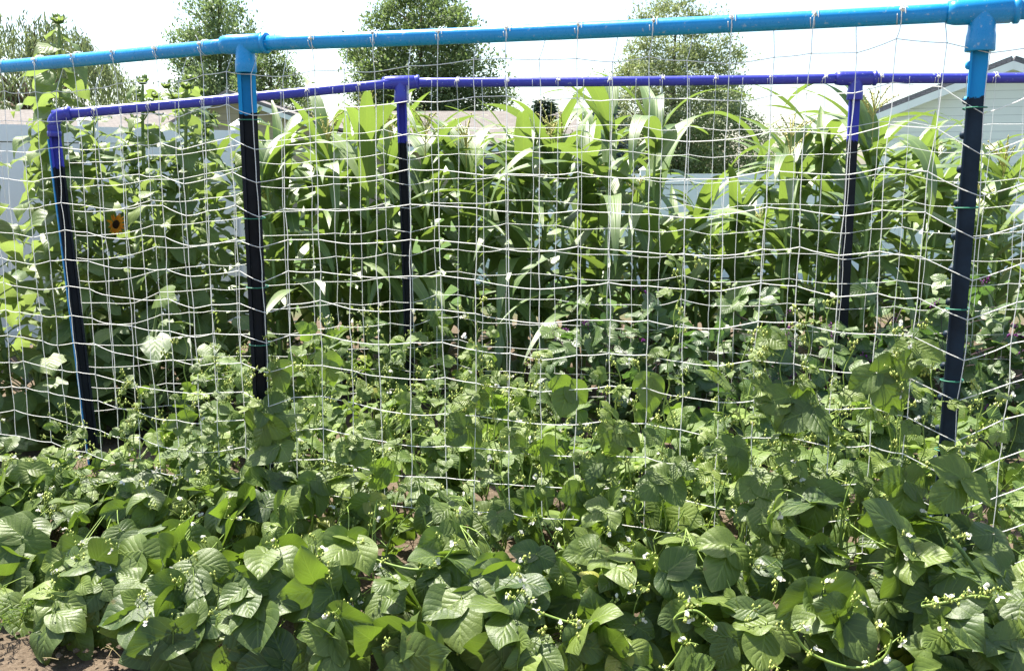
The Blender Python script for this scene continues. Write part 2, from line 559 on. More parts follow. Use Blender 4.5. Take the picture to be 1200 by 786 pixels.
# ------------------------------------------------------------------ ground
def ground():
    mb = MB()
    # fine soil near the beds, coarser sheets outwards, one mesh
    xs = np.concatenate([[-900, -300, -100, -40, -16, -8], np.arange(-4.2, 5.21, .045), [8, 16, 40, 100, 300, 900]])
    ys = np.concatenate([[-40, -8, 0, 1.2], np.arange(1.8, 9.4, .045), [10, 12, 16, 24, 40, 80, 160, 400, 1500]])
    Y, X = np.meshgrid(ys, xs, indexing='ij')
    Z = np.zeros_like(X)
    for k in range(60):
        f = rng.uniform(2, 26); a = rng.uniform(0, 6.28)
        Z += np.sin((X * math.cos(a) + Y * math.sin(a)) * f + rng.uniform(0, 6.28)) * .022 / (1 + f * .18) * .5
    Z += rng.normal(0, .0045, Z.shape)
    near = np.clip((5.6 - np.abs(X - .5)) * 2, 0, 1) * np.clip((Y - 1.2) * 2, 0, 1) * np.clip((10 - Y) * .6, 0, 1)
    Z *= near
    i = np.arange(X.size).reshape(X.shape)
    Q = np.stack([i[:-1, :-1], i[:-1, 1:], i[1:, 1:], i[1:, :-1]], -1).reshape(-1, 4)
    mb.add(np.stack([X, Y, Z], -1).reshape(-1, 3), Q)
    tag(mb.build("ground", M['soil']), "bare tan garden soil running back into lawn", "ground", kind="structure")
    # loose clods on the bare strip
    cb = MB()
    n = 1500
    P = np.stack([rng.uniform(-2.6, 2.2, n), rng.uniform(2.3, 7.5, n), np.zeros(n)], 1)
    P[:900] = np.stack([rng.uniform(-2.0, -.9, 900), rng.uniform(2.5, 3.6, 900), np.zeros(900)], 1)
    r = rng.gamma(1.6, .003, n) + .002
    V = OCT[None] * r[:, None, None] * rng.uniform(.6, 1.3, (n, 6, 3)) * np.array([1.2, 1.2, .8]) + (P + [0, 0, .004])[:, None]
    T = (OCT_T[None] + (np.arange(n) * 6)[:, None, None]).reshape(-1, 3)
    cb.add(V.reshape(-1, 3), None, T)
    tag(cb.build("soil_clods", M['soil'], smooth=False), "small loose soil clods scattered over the bare ground", "soil", kind="stuff")

    sb = MB()
    n = 160
    c = np.stack([rng.uniform(-2.0, -.9, n), rng.uniform(2.5, 3.7, n), rng.uniform(.008, .016, n)], 1)
    a = rng.uniform(0, 6.28, n); l = rng.uniform(.008, .05, n)
    d = np.stack([np.cos(a) * l, np.sin(a) * l, rng.normal(0, .006, n)], 1)
    tubes(sb, np.stack([c - d, c + [0, 0, .003], c + d], 1), .0011, 3)
    tag(sb.build("straw_litter", M['straw']), "dry straw bits lying on the bare soil", "straw", kind="stuff")


ground()

# ------------------------------------------------------------------ trellises
def seg_pt(poly, s):
    """point at arc length s on a polyline of 3-D points"""
    poly = np.asarray(poly, float)
    for a, b in zip(poly[:-1], poly[1:]):
        l = np.linalg.norm(b - a)
        if s <= l:
            return a + (b - a) * s / l
        s -= l
    return poly[-1] + nrm(poly[-1] - poly[-2]) * s


def pipe(name, a, b, r, mat, parent):
    mb = MB()
    a, b = np.asarray(a, float), np.asarray(b, float)
    L = np.linalg.norm(b - a)
    mid = (a + b) / 2 + np.array([0, 0, -.004 * L])
    P = curve_pts(a, b, (mid - (a + b) / 2), 14)
    tubes(mb, P, r, 24, cap=True)
    return mb.build(name, mat, parent)


def tee(c, ax, r, mat, parent, drop=.105, square=False):
    """moulded pipe tee: a run along ax and a socket hanging down"""
    mb = MB()
    ax = nrm(ax)
    c = np.asarray(c, float)
    h = .098
    R1 = r * 1.30
    prof = [(-h, r * 1.0), (-h, r * 1.12), (-h + .020, R1 * .98), (-h + .03, R1), (h - .024, R1), (h - .022, R1 * .93), (h - .016, R1 * .93), (h - .014, R1 * 1.06), (h - .002, R1 * 1.06), (h, R1), (h, r)]
    lathe(mb, c, ax, prof, 26)
    sd = R1 * 1.10
    prof = [(.0, sd * .9), (drop * .5, sd * .93), (drop * .62, sd * 1.0), (drop - .002, sd * 1.03), (drop, sd * 1.0), (drop, sd * .6)]
    lathe(mb, c, (0, 0, -1), prof, 26)
    return mb.build("pipe_tee", mat, parent, smooth=not square)


def elbow(c, ax, r, mat, parent):
    mb = MB()
    ax = nrm(ax)
    c = np.asarray(c, float)
    R1 = r * 1.3
    t = np.linspace(0, math.pi / 2, 9)
    k = .05
    P = [c + ax * .085]
    for a in t:
        P.append(c + ax * (k - k * math.sin(a)) + np.array([0, 0, -(k - k * math.cos(a))]))
    P.append(c + np.array([0, 0, -.105]))
    tubes(mb, np.array(P)[None], R1, 22, cap=True)
    lathe(mb, c + ax * .06, ax, [(0, R1), (.004, R1 * 1.08), (.026, R1 * 1.08), (.028, R1 * .8)], 22)
    lathe(mb, c + np.array([0, 0, -.08]), (0, 0, -1), [(0, R1), (.004, R1 * 1.08), (.026, R1 * 1.08), (.028, R1 * .8)], 22)
    return mb.build("pipe_elbow", mat, parent)


def extrude_post(name, sec, top, bot, face, mat, parent):
    """a rolled steel section (closed outline in metres: sideways, forwards) swept from top to bottom"""
    mb = MB()
    top, bot = np.asarray(top, float), np.asarray(bot, float)
    f = nrm(np.array([face[0], face[1], 0.0])); s = np.array([-f[1], f[0], 0.0]) * -1
    n = len(sec); K = 26
    rings = []
    for k in range(K):
        c = top + (bot - top) * k / (K - 1)
        rings.append([c + s * a + f * b for a, b in sec])
    V = np.array(rings).reshape(-1, 3)
    idx = np.arange(K * n).reshape(K, n); nx = np.roll(idx, -1, 1)
    Q = np.stack([idx[:-1], idx[1:], nx[1:], nx[:-1]], -1).reshape(-1, 4)
    mb.add(V, Q)
    return mb.build(name, mat, parent, smooth=False), s, f


def U_SEC(w, d, t=.006):
    """hat-shaped U-post: two lips, two webs and a bottom"""
    q = w * .30
    o = [(-w / 2, 0), (-q, 0), (-q * .8, -d), (q * .8, -d), (q, 0), (w / 2, 0), (w / 2, -t), (q + t, -t), (q * .8 + t, -d - t), (-q * .8 - t, -d - t), (-q - t, -t), (-w / 2, -t)]
    return o


def T_SEC(w, d, t=.006):
    """T-post: wide web seen from the side and a flange across its right end"""
    return [(-w / 2, t / 2), (w / 2 - t, t / 2), (w / 2 - t, d / 2), (w / 2, d / 2), (w / 2, -d / 2), (w / 2 - t, -d / 2), (w / 2 - t, -t / 2), (-w / 2, -t / 2)]


def ring_tie(mb, c, ax, r, th=.0022, turns=2):
    t = np.linspace(0, 2 * math.pi * turns, 14 * turns)
    ax = nrm(ax)
    ref = np.array([0, 0, 1.0]) if abs(ax[2]) < .8 else np.array([1.0, 0, 0])
    a = nrm(np.cross(ax, ref)); b = np.cross(ax, a)
    P = np.asarray(c) + r * (np.cos(t)[:, None] * a + np.sin(t)[:, None] * b) + ax * (np.linspace(-.5, .5, len(t))[:, None] * .012 * turns)
    tubes(mb, P[None], th, 4)


def net(name, label, group_dir, cols, rows, rad, dz, dtoc, parent_loc, ties, tie_r, mat, plane):
    """square-mesh netting; cols = list of (x, y, top z, tie?) ; dz(c, r), dtoc(c, z) -> offsets"""
    o = thing(name, label, "garden net", parent_loc)
    C, Rn = len(cols), len(rows)
    P = np.zeros((Rn, C, 3))
    wob = rng.normal(0, .0065, C)
    q1, q2 = rng.uniform(0, 6.28, 2)
    ph = rng.uniform(0, 6.28, C)
    for c, (x, y, zt, tied) in enumerate(cols):
        x, y = plane[c]
        for r, z in enumerate(rows):
            off = dtoc(c, z)
            P[r, c] = [x + off[0] + .008 * math.sin(z * 2.1 + ph[c]) + rng.normal(0, .002), y + off[1] + rng.normal(0, .004), z + wob[c] + dz(c, r) + rng.normal(0, .0035) + .011 * math.sin(c * .55 + r * .35 + q1) + .007 * math.sin(c * 1.3 - r * .5 + q2)]
    mb = MB()
    S = []
    top = np.array([[x, y, zt] for x, y, zt, _ in cols])
    for c in range(C):
        S.append((top[c], P[0, c]))
        for r in range(Rn - 1):
            S.append((P[r, c], P[r + 1, c]))
    for r in range(Rn):
        for c in range(C - 1):
            S.append((P[r, c], P[r, c + 1]))
    a = np.array([s[0] for s in S]); b = np.array([s[1] for s in S])
    bend = np.stack([rng.normal(0, .003, len(S)), rng.normal(0, .004, len(S)), -np.abs(rng.normal(.002, .005, len(S)))], 1)
    tubes(mb, curve_pts(a, b, bend, 4), rad, 4)
    blobs(mb, P.reshape(-1, 3), rad * 2.4, stretch=(1, 1, 1.2))
    mb.build("netting", mat, o)
    for c, (x, y, zt, tied) in enumerate(cols):
        if not tied: continue
        k = MB()
        cc, ax = ties(c)
        ring_tie(k, cc, ax, tie_r + .002, rad, 2)
        blobs(k, top[c] + rng.normal(0, .003, (5, 3)) + [0, -.004, 0], .006)
        tl = curve_pts(top[c][None] + [[0, -.006, 0]], top[c][None] + np.array([[rng.uniform(-.02, .02), -.012, rng.uniform(-.02, .03)]]), [[.004, -.006, .01]], 5)
        tubes(k, tl, rad * .8, 4)
        k.build("knot", mat, o)
    return o, P


# --- front, blue
BZ = 2.055
FL0, FLT, FRT = at(-120, 88, 4.65), at(287, 53, 3.55), at(1152, 14, 2.80)
FL0[2] = BZ - .01; FLT[2] = BZ; FRT[2] = BZ
FR1 = np.array([2.25, 2.70, BZ])
PR = .0275
ft = thing("pipe_trellis", "bright blue pipe trellis frame on dark steel posts nearest the camera", "trellis", (FLT[0], FLT[1], 0))
pipe("crossbar", FL0, FLT, PR, M['blue'], ft)
pipe("crossbar", FLT, FRT, PR, M['blue'], ft)
pipe("crossbar", FRT, FR1, PR, M['blue'], ft)
tee(FLT, FRT - FLT, PR, M['blue'], ft)
tee(FRT, FRT - FLT, PR * 1.05, M['blue'], ft, .115)
pm = post_paint("front_post_paint", BLUE, 1.80)
lpost, _, _ = extrude_post("post", U_SEC(.068, .030), FLT + [0, 0, -.05], [FLT[0] - .01, FLT[1] + .03, -.05], (.28, -1), pm, ft)
pm2 = post_paint("right_post_paint", BLUE, 1.805, (.004, .012, .022))
rpost, rs, rf = extrude_post("post", T_SEC(.050, .036), FRT + [0, 0, -.05], [FRT[0] + .005, FRT[1], -.05], (-.42, -1), pm2, ft)
for k in range(17):
    sb = MB()
    lathe(sb, np.array([FRT[0], FRT[1], 1.90 - .103 * k]) + rs * .025, rs, [(0, .013), (.006, .012), (.011, .007), (.012, .001)], 10)
    so = sb.build("stud", pm2, None)
    so.data.transform(__import__("mathutils").Matrix.Translation(-ft.location))
    so.parent = rpost
for z in (1.775, 1.40, 1.13, .90):
    k = MB(); ring_tie(k, [FLT[0], FLT[1] + .012, z], (0.05, 0, 1), .043, .0022, 1)
    k.build("plant_tie", M['twist'], ft)
for z in (1.775, 1.475, 1.16, .93, .70):
    k = MB(); ring_tie(k, [FRT[0], FRT[1], z], (0.05, 0, 1), .034, .0022, 1)
    k.build("plant_tie", M['twist'], ft)

FPOLY = [FL0, FLT, FRT, FR1]
sL = np.linalg.norm(FLT - FL0); sM = np.linalg.norm(FRT - FLT)
step = .1255
ncol = int((sL + sM + .86) / step)
s0 = sL - step * round(sL / step) + .045           # a column falls just beside each post
cols, tie_info, planeF = [], [], []
for c in range(ncol):
    s = s0 + c * step
    p = seg_pt(FPOLY, s)
    ax = (FLT - FL0) if s < sL else (FRT - FLT)
    f = nrm(np.array([ax[1], -ax[0], 0]))
    planeF.append((p + f * .024)[:2])
    tied = c % 2 == 0 and abs(s - sL) > .1 and abs(s - sL - sM) > .11
    q = p + f * (PR + .003) + np.array([0, 0, .012])
    if not tied:
        q = p - f * (PR + .003)
    cols.append((q[0], q[1], q[2], tied)); tie_info.append((p, ax))
s_of = [s0 + c * step for c in range(ncol)]
cPost = int(np.argmin([abs(s - sL - sM) for s in s_of]))
cLeft = int(np.argmin([abs(s - sL) for s in s_of]))
rowsF = [1.95 - .1253 * r for r in range(14)]


def dzF(c, r):
    d = c - cPost
    z = 0.0
    if d == 0: z = -.065 if r > 0 else -.02
    elif d == 1: z = -.005
    elif d == 2: z = .05
    elif d == 3: z = .08
    elif d > 3: z = .09
    e = c - cLeft
    if e == 0 and r > 0: z -= .03
    if e == -1 and r > 0: z += .012
    if e < -2: z -= .02
    return z


def dtocF(c, z):
    d = c - cPost
    k = min(1, (2.0 - z) / .5)
    if d == 0:
        return (FRT[0] - planeF[c][0] + .01) * k, (FRT[1] - .035 - planeF[c][1]) * k
    x = 0
    if d < 0: x = -.004 * max(0, 6 + d) * k
    e = c - cLeft
    y = 0
    return x, (-.03 * abs(math.sin(c * 1.3)) * k if d not in (0, -1) else 0) + y


fnet, FP = net("trellis_net", "white square mesh netting knotted to the blue pipe trellis", None, cols, rowsF, .00145, dzF, dtocF, (FLT[0], FLT[1] - .05, 0), lambda c: tie_info[c], PR, M['cord'], planeF)

# --- back, purple
BR = .0245
K0, K1, K2 = at(62, 135, 4.75), at(470, 97, 5.0), at(1003, 92, 4.68)
K3 = at(1330, 95, 4.5)
K3[2] = K2[2] - .01
bt = thing("pipe_trellis", "purple pipe trellis frame with dark posts behind the bean rows", "trellis", (K1[0], K1[1], 0))
pipe("crossbar", K0, K1, BR, M['purple'], bt)
pipe("crossbar", K1, K2, BR, M['purple'], bt)
pipe("crossbar", K2, K3, BR, M['purple'], bt)
elbow(K0, K1 - K0, BR, M['purple'], bt)
tee(K1, K2 - K1 + .4 * (K1 - K0), BR * 1.1, M['purple'], bt)
tee(K2, K2 - K1, BR * 1.1, M['purple'], bt)
g0 = np.array([-2.17, 4.70, -.05])
p0, _, _ = extrude_post("post", U_SEC(.055, .028), K0 + [0, 0, -.07], g0, (.5, -1), post_paint("left_back_paint", PURP, 1.60), bt)
# bright blue highlight painted in as a strip along the leaning post's outer lip
lb = MB()
a = K0 + np.array([-.031, -.006, -.12]); b = g0 + np.array([-.031, -.006, .05])
tubes(lb, np.stack([a, b])[None], .006, 4)
lb.build("highlight_edge", paint("light_blue_edge", (.02, .26, .60)), bt)
pmb = post_paint("back_post_paint", PURP, K1[2] - .31)
extrude_post("post", U_SEC(.054, .028), K1 + [0, 0, -.05], [K1[0] + .02, K1[1] + .02, -.05], (.1, -1), pmb, bt)
extrude_post("post", T_SEC(.052, .036), K2 + [0, 0, -.05], [K2[0] + .02, K2[1], -.05], (-.2, -1), pmb, bt)

BPOLY = [K0 + nrm(K1 - K0) * .04, K1, K2, K3]
bl = sum(np.linalg.norm(b - a) for a, b in zip(BPOLY[:-1], BPOLY[1:]))
stepB = .1335
colsB, tieB, planeB = [], [], []
lB0 = np.linalg.norm(BPOLY[1] - BPOLY[0]); lB1 = np.linalg.norm(K2 - K1)
for c in range(int(bl / stepB)):
    s = .03 + c * stepB
    p = seg_pt(BPOLY, s)
    ax = (K1 - K0) if s < lB0 else (K2 - K1)
    f = nrm(np.array([ax[1], -ax[0], 0]))
    planeB.append((p + f * .022)[:2])
    tied = c % 2 == 1 and abs(s - lB0) > .11 and abs(s - lB0 - lB1) > .11
    q = p + f * (BR + .003) + np.array([0, 0, .006])
    colsB.append((q[0], q[1], q[2], tied)); tieB.append((p, ax))
rowsB = [1.80 - .130 * r for r in range(12)]
sB = [.03 + c * stepB for c in range(len(colsB))]
cB1 = int(np.argmin([abs(s - lB0) for s in sB])); cB2 = int(np.argmin([abs(s - lB0 - lB1) for s in sB]))


def dzB(c, r):
    z = 0
    s = sB[c]
    if s < lB0: z -= (1 - s / lB0) * .19 * (1 - .06 * r)
    if c == cB1 or c == cB2: z -= .03
    return z


net("trellis_net", "white square mesh netting tied to the purple pipe trellis", None, colsB, rowsB, .0014, dzB, lambda c, z: (0.0, -.02 * abs(math.sin(c * 1.7))), (K1[0], K1[1] - .05, 0), lambda c: tieB[c], BR, M['cord'], planeB)

# ------------------------------------------------------------------ bean plants
EDGE = np.array([[-2.75, 3.75], [-1.70, 3.10], [-1.25, 2.80], [-.4, 2.62], [.6, 2.48], [1.6, 2.30], [2.4, 2.25]])


def front_line(X):
    return np.interp(X, [-2.75, FL0[0], FLT[0], FRT[0], 2.4], [4.75, FL0[1], FLT[1], FRT[1], 2.68])


def edge_line(X):
    return np.interp(X, EDGE[:, 0], EDGE[:, 1])


HTOP_X = [-2.6, -1.9, -1.3, -.8, -.2, .3, .75, 1.05, 1.38, 1.75, 2.2]
HTOP_Z = [.27, .27, .34, .41, .41, .42, .54, .70, .48, .42, .46]


def raceme(st, bd, fl, base, d, L, nb=9, white=1, petal_mat=None):
    """one flower stalk with buds and the odd open flower"""
    d = nrm(d)
    tip = base + d * L
    bend = np.array([rng.normal(0, .02), rng.normal(0, .02), .15 * L])
    P = curve_pts(base[None], tip[None], bend[None], 7)
    tubes(st, P, np.linspace(.0018, .0010, 7)[None], 3)
    pts = P[0]
    t = rng.uniform(.4, 1.0, nb)
    bp = np.stack([np.interp(t, np.linspace(0, 1, 7), pts[:, k]) for k in range(3)], 1)
    off = nrm(rng.normal(0, 1, (nb, 3))) * rng.uniform(.006, .018, (nb, 1))
    tubes(st, np.stack([bp, bp + off], 1), .0008, 3)
    blobs(bd, bp + off, rng.uniform(.0022, .0052, nb), stretch=(1, 1, 1.7))
    for k in range(white):
        c = bp[k] + off[k] * 1.6
        dd = nrm(rng.normal(0, 1, (3, 3)) + [0, -.6, .4])
        leaves(fl, PETAL, np.repeat(c[None], 3, 0), dd, nrm(rng.normal(0, 1, (3, 3)) + [0, -.5, .6]), rng.uniform(.011, .018, 3), rng.uniform(.012, .017, 3), .3, .8, .3, .5, .02)
        blobs(fl, c[None], .0045)


def blossoms(bd, fl, bud_mat, petal_mat, o):
    """buds and open petals of one plant as one part"""
    if not bd.n: return
    nb = bd.n
    bd.V += fl.V; bd.A += fl.A
    bd.Q += [q + nb for q in fl.Q]; bd.QM += [m * 0 + 1 for m in fl.QM]
    bd.T += [t + nb for t in fl.T]; bd.TM += [m * 0 + 1 for m in fl.TM]
    bd.n += fl.n
    bd.build("blossoms", [bud_mat, petal_mat], o)


parts_of = {}


def bean_plant(label, x0, x1, n, group):
    cx = (x0 + x1) / 2
    yl, ye = front_line(cx), edge_line(cx)
    base = np.array([cx, yl - .30 * (yl - ye), 0])
    o = thing("bean_plant", label, "bean plant", base, group)
    fo, st, bd, fl = MB(), MB(), MB(), MB()
    X = rng.uniform(x0 - .05, x1 + .05, n)
    w = np.where(rng.random(n) < .75, rng.uniform(-.10, 1.0, n), rng.uniform(.6, 1.05, n))
    Yl, Ye = front_line(X), edge_line(X)
    Y = Yl + .06 - (Yl + .06 - Ye) * np.clip(w, -.2, 1.1)
    H = np.interp(X, HTOP_X, HTOP_Z)
    prof = np.interp(w, [-.2, 0, .3, .6, .85, 1.05], [.70, .88, 1.0, .92, .70, .36])
    env = H * prof * rng.uniform(.85, 1.12, n)
    depth = rng.random(n) ** 1.5
    Z = np.maximum(env * (1 - .8 * depth), .03 + .02 * rng.random(n))
    P = np.stack([X, Y, Z], 1)
    frontness = np.clip(w * 1.1, 0, 1)[:, None]
    outw = np.array([[-.12, -1.0, 0]])
    N = nrm(outw * (.30 + .55 * frontness) + np.array([[0, 0, 1.0]]) * (.95 - .30 * frontness) + rng.normal(0, .42, (n, 3)))
    D = nrm(outw * .7 + np.array([[0, 0, -.55]]) * (.4 + frontness) + rng.normal(0, .65, (n, 3)))
    size = np.interp(w, [-.2, .1, .6, 1], [.085, .108, .134, .146]) * rng.uniform(.55, 1.15, n)
    top = Z / np.maximum(H, .1)
    rn = np.clip(rng.beta(1.5, 3.4, n) + .18 * (rng.random(n) < .18) + .12 * (top > .9), 0, 1)
    young = rng.random(n) < .10
    size = np.where(young, size * .6, size)
    rn = np.where(young, np.clip(rn + .4, 0, .93), rn)
    rn = np.where(rng.random(n) < .0015, 1.0, rn)
    trifoliate(fo, P, D, N, size, rn, BEAN_HI, stem=st)
    # petioles from the vines
    vine_n = 5
    root = base + np.stack([rng.normal(0, .05, vine_n), rng.normal(0, .05, vine_n), np.zeros(vine_n)], 1)
    tipx = rng.uniform(x0, x1, vine_n)
    tip = np.stack([tipx, front_line(tipx) - rng.uniform(-.03, .35, vine_n), np.interp(tipx, HTOP_X, HTOP_Z) * rng.uniform(.6, 1.0, vine_n)], 1)
    VP = curve_pts(root, tip, rng.normal(0, .08, (vine_n, 3)), 12)
    tubes(st, VP, np.linspace(.0042, .0022, 12)[None], 5)
    flat = VP.reshape(-1, 3)
    dist = np.linalg.norm(flat[None] - (P - [0, 0, .06])[:, None], axis=2) + rng.uniform(0, .05, (n, len(flat)))
    src = flat[dist.argmin(1)]
    tubes(st, curve_pts(src, P, np.stack([rng.normal(0, .02, n), rng.normal(0, .02, n), rng.uniform(0, .05, n)], 1), 6), np.linspace(.0022, .0015, 6)[None], 4)
    # racemes poking through the leaves
    nr = int(n * .42)
    i = rng.integers(0, n, nr)
    for k in i:
        b = P[k] + rng.normal(0, .03, 3)
        d = np.array([rng.normal(0, .5), -.55 + rng.normal(0, .4), .75 + rng.normal(0, .3)])
        raceme(st, bd, fl, b, d, rng.uniform(.07, .15), 8, int(rng.random() < .55))
    parts_of[o.name] = (fo, st, bd, fl)
    return o, st


FRONT = [
    (-2.75, -2.25, 42, "low bean plant at the far left end of the front row"),
    (-2.25, -1.85, 40, "low bean plant beside the bare soil patch at the lower left"),
    (-1.85, -1.50, 44, "bean plant whose puckered leaves hang over the bare soil at lower left"),
    (-1.50, -1.18, 46, "bean plant in front of the base of the leaning purple trellis post"),
    (-1.18, -.88, 46, "bean plant at the foot of the left blue topped post"),
    (-.88, -.58, 46, "bean plant just right of the left blue topped post's foot"),
    (-.58, -.28, 46, "bean plant with broad lit leaves left of the middle of the front row"),
    (-.28, .02, 46, "bean plant left of the photo's middle with a looping pale runner"),
    (.02, .32, 46, "bean plant in the middle of the front row with white blossoms near its foot"),
    (.32, .62, 46, "bean plant just right of the middle of the front row below the soil gap"),
    (.62, .92, 48, "leafy bean plant left of the tallest mound in the front row"),
    (.92, 1.22, 52, "tall mounded bean plant left of the right blue topped post"),
    (1.22, 1.52, 52, "bean plant wrapped around the foot of the right blue topped post"),
    (1.52, 1.85, 50, "bean plant right of the right post with a hanging green pod"),
    (1.85, 2.35, 44, "bean plant at the far right end of the front row by the photo's edge"),
]
plants = []
for x0, x1, n, lab in FRONT:
    plants.append(bean_plant(lab, x0, x1, n, "bean plants in the front row"))


def plant_for(x):
    for (x0, x1, n, lab), p in zip(FRONT, plants):
        if x0 <= x < x1: return p[0]
    return plants[-1][0]


# climbing shoots with big leaves at the net: (pixel x, y of the leaf, depth before the net, length, colour)
SHOOTS = [(310, 492, .08, .125, .55), (325, 428, .02, .085, .5), (382, 418, .02, .085, .75), (505, 590, .1, .10, .3), (432, 585, .1, .11, .9),
          (548, 500, .05, .09, .35), (668, 450, .04, .10, .55), (762, 440, .03, .095, .75), (680, 572, .1, .11, .45), (785, 560, .08, .115, .4),
          (700, 540, .06, .10, .2), (845, 440, .04, .09, .5), (925, 462, .05, .12, .45), (1025, 435, .05, .125, .35), (1075, 405, .02, .10, .6),
          (955, 475, .07, .12, .25), (905, 395, .0, .08, .5), (210, 490, .02, .08, .4), (175, 455, .0, .06, .5),
          (600, 505, .02, .07, .6), (480, 470, .0, .07, .5), (860, 520, .1, .10, .4),
          (295, 610, .22, .125, .8), (40, 640, .2, .13, .6), (950, 700, .35, .12, .7), (1040, 700, .4, .14, .25), (560, 690, .4, .13, .3),
          (215, 735, .35, .14, .2), (340, 660, .3, .13, .15), (800, 650, .3, .12, .3), (650, 660, .3, .13, .5),
          (312, 475, .06, .10, .3), (330, 520, .08, .12, .4), (316, 565, .12, .12, .3), (300, 530, .08, .10, .6), (410, 520, .06, .10, .45), (455, 545, .08, .10, .6),
          (635, 520, .05, .09, .7), (725, 500, .04, .10, .5), 
          (1060, 560, .14, .13, .35), (960, 570, .12, .12, .6), (1130, 560, .12, .12, .5),
          (895, 560, .1, .11, .55), (240, 545, .06, .09, .5), (370, 560, .1, .11, .5), (150, 560, .06, .09, .6), (560, 450, .02, .08, .6)]
for (px, py, dn, L, rn) in SHOOTS:
    D0 = 3.3
    for _ in range(6):                                   # walk the ray to the netting
        p = at(px, py, D0)
        D0 += (front_line(p[0]) - dn - p[1]) * .95
    p = at(px, py, D0)
    o = plant_for(p[0])
    fo, st, B, Fl = parts_of[o.name]
    N = nrm(np.array([[rng.normal(0, .35), -.60, .78 + rng.normal(0, .25)]]))
    D = nrm(np.array([[rng.normal(0, .5), -.3, -.7 + rng.normal(0, .4)]]))
    trifoliate(fo, p[None], D, N, [L], [rn], BEAN_HI, stem=st)
    b = np.array([p[0] + rng.normal(0, .06), front_line(p[0]) - .02, max(.1, p[2] - rng.uniform(.3, .45))])
    tubes(st, curve_pts(b[None], p[None], [[rng.normal(0, .03), .03, .06]], 9), np.linspace(.0032, .0018, 9)[None], 5)

# thin pale vines spiralling up the netting cords
VINES = [(800, 285, 470), (322, 405, 560), (360, 425, 600), (1040, 380, 520), (955, 360, 520), (560, 345, 520), (630, 400, 560), (745, 420, 600), (210, 380, 560),
         (130, 440, 600), (880, 400, 560), (445, 440, 600), (1090, 400, 620), (700, 470, 640), (1155, 450, 640), (250, 420, 600), (930, 372, 560), (975, 350, 560), (1065, 375, 560), (905, 385, 560), (1000, 410, 600), (845, 425, 560), (405, 430, 560), (515, 420, 560), (585, 430, 580), (720, 425, 560), (290, 440, 600), (160, 455, 600), (90, 480, 600)]
for (px, yt, yb) in VINES:
    D0 = 3.2
    for _ in range(6):
        p = at(px, yt, D0); D0 += (front_line(p[0]) - .03 - p[1]) * .95
    p = at(px, yt, D0)
    b = p.copy(); b[2] = .15; b[1] = front_line(p[0]) - .02; b[0] += rng.normal(0, .05)
    o = plant_for(p[0])
    fo, st, B, Fl = parts_of[o.name]
    t = np.linspace(0, 1, 40)
    P = b + (p - b) * t[:, None]
    P[:, 0] += .008 * np.sin(t * 38 * (p[2] - b[2])) + .02 * np.sin(t * 5 + px)
    P[:, 1] += .008 * np.cos(t * 38 * (p[2] - b[2]))
    tubes(st, P[None], np.linspace(.0036, .0016, 40)[None], 5)
    for tt in np.arange(.35, .99, .085):
        q = np.array([np.interp(tt, t, P[:, k]) for k in range(3)])
        if rng.random() < .62:
            dd = nrm(np.array([[rng.normal(0, 1), -.5, .2]]))
            e = q + dd[0] * rng.uniform(.03, .07)
            tubes(st, curve_pts(q[None], e[None], [[0, 0, .01]], 4), .0012, 3)
            trifoliate(fo, e[None], dd + [[0, 0, -.4]], nrm(np.array([[rng.normal(0, .4), -.6, .7]])), [rng.uniform(.03, .06) * (1.25 - .5 * tt)], [rng.uniform(.3, .9)], BEAN_MD)
        if rng.random() < .75:
            raceme(st, B, Fl, q, np.array([rng.normal(0, .8), -.4, .6 + rng.normal(0, .3)]), rng.uniform(.06, .13), 10, int(rng.random() < .2))
# pale runners looping over the front leaves
RUN = [([(400, 628), (440, 655), (490, 667), (520, 655), (535, 630), (530, 600)], .56), ([(780, 786), (800, 755), (790, 725), (815, 715), (840, 735)], .72), ([(930, 740), (950, 765), (1000, 782), (1035, 770), (1045, 745), (1035, 735)], .72),
       ([(1080, 710), (1110, 705), (1140, 698), (1160, 700)], .62), ([(60, 660), (100, 675), (140, 690)], .62), ([(600, 700), (640, 720), (690, 735)], .68)]
for pts, dn in RUN:
    Q = []
    for (px, py) in pts:
        D0 = 2.9
        for _ in range(6):
            p = at(px, py, D0); D0 += (front_line(p[0]) - dn - p[1]) * .95
        Q.append(at(px, py, D0))
    Q = np.array(Q)
    t = np.linspace(0, len(Q) - 1, 26)
    k = np.clip(t.astype(int), 0, len(Q) - 2); f = (t - k)[:, None]
    pm_, p_a, p_b, p_c = Q[np.maximum(k - 1, 0)], Q[k], Q[k + 1], Q[np.minimum(k + 2, len(Q) - 1)]
    P = .5 * (2 * p_a + (p_b - pm_) * f + (2 * pm_ - 5 * p_a + 4 * p_b - p_c) * f ** 2 + (3 * p_a - pm_ - 3 * p_b + p_c) * f ** 3)
    o = plant_for(Q[:, 0].mean())
    fo, st, B, Fl = parts_of[o.name]
    tubes(st, P[None], np.linspace(.0042, .0032, 26)[None], 6)
    for q in P[::6]:
        raceme(st, B, Fl, q, np.array([rng.normal(0, .6), -.7, .5]), .05, 8, 1)
for key, (fo, st, bd, fl) in parts_of.items():
    o = bpy.data.objects[key]
    fo.build("foliage", [M['bean'], M['bean_small']], o)
    st.build("vines", M['stem'], o)
    blossoms(bd, fl, M['bud'], M['white_petal'], o)
# hanging pod on the plant right of the post
pd = MB()
a = at(1112, 628, 2.62); b = at(1150, 680, 2.58)
tubes(pd, curve_pts(a[None], b[None], [[.01, -.01, .0]], 12), (np.array([1.2, 5, 6.5, 6, 6.6, 6, 6.5, 6, 6, 5, 3, .8]) * .001)[None], 7)
pd.build("pod", M['bean_small'], plants[13][0])


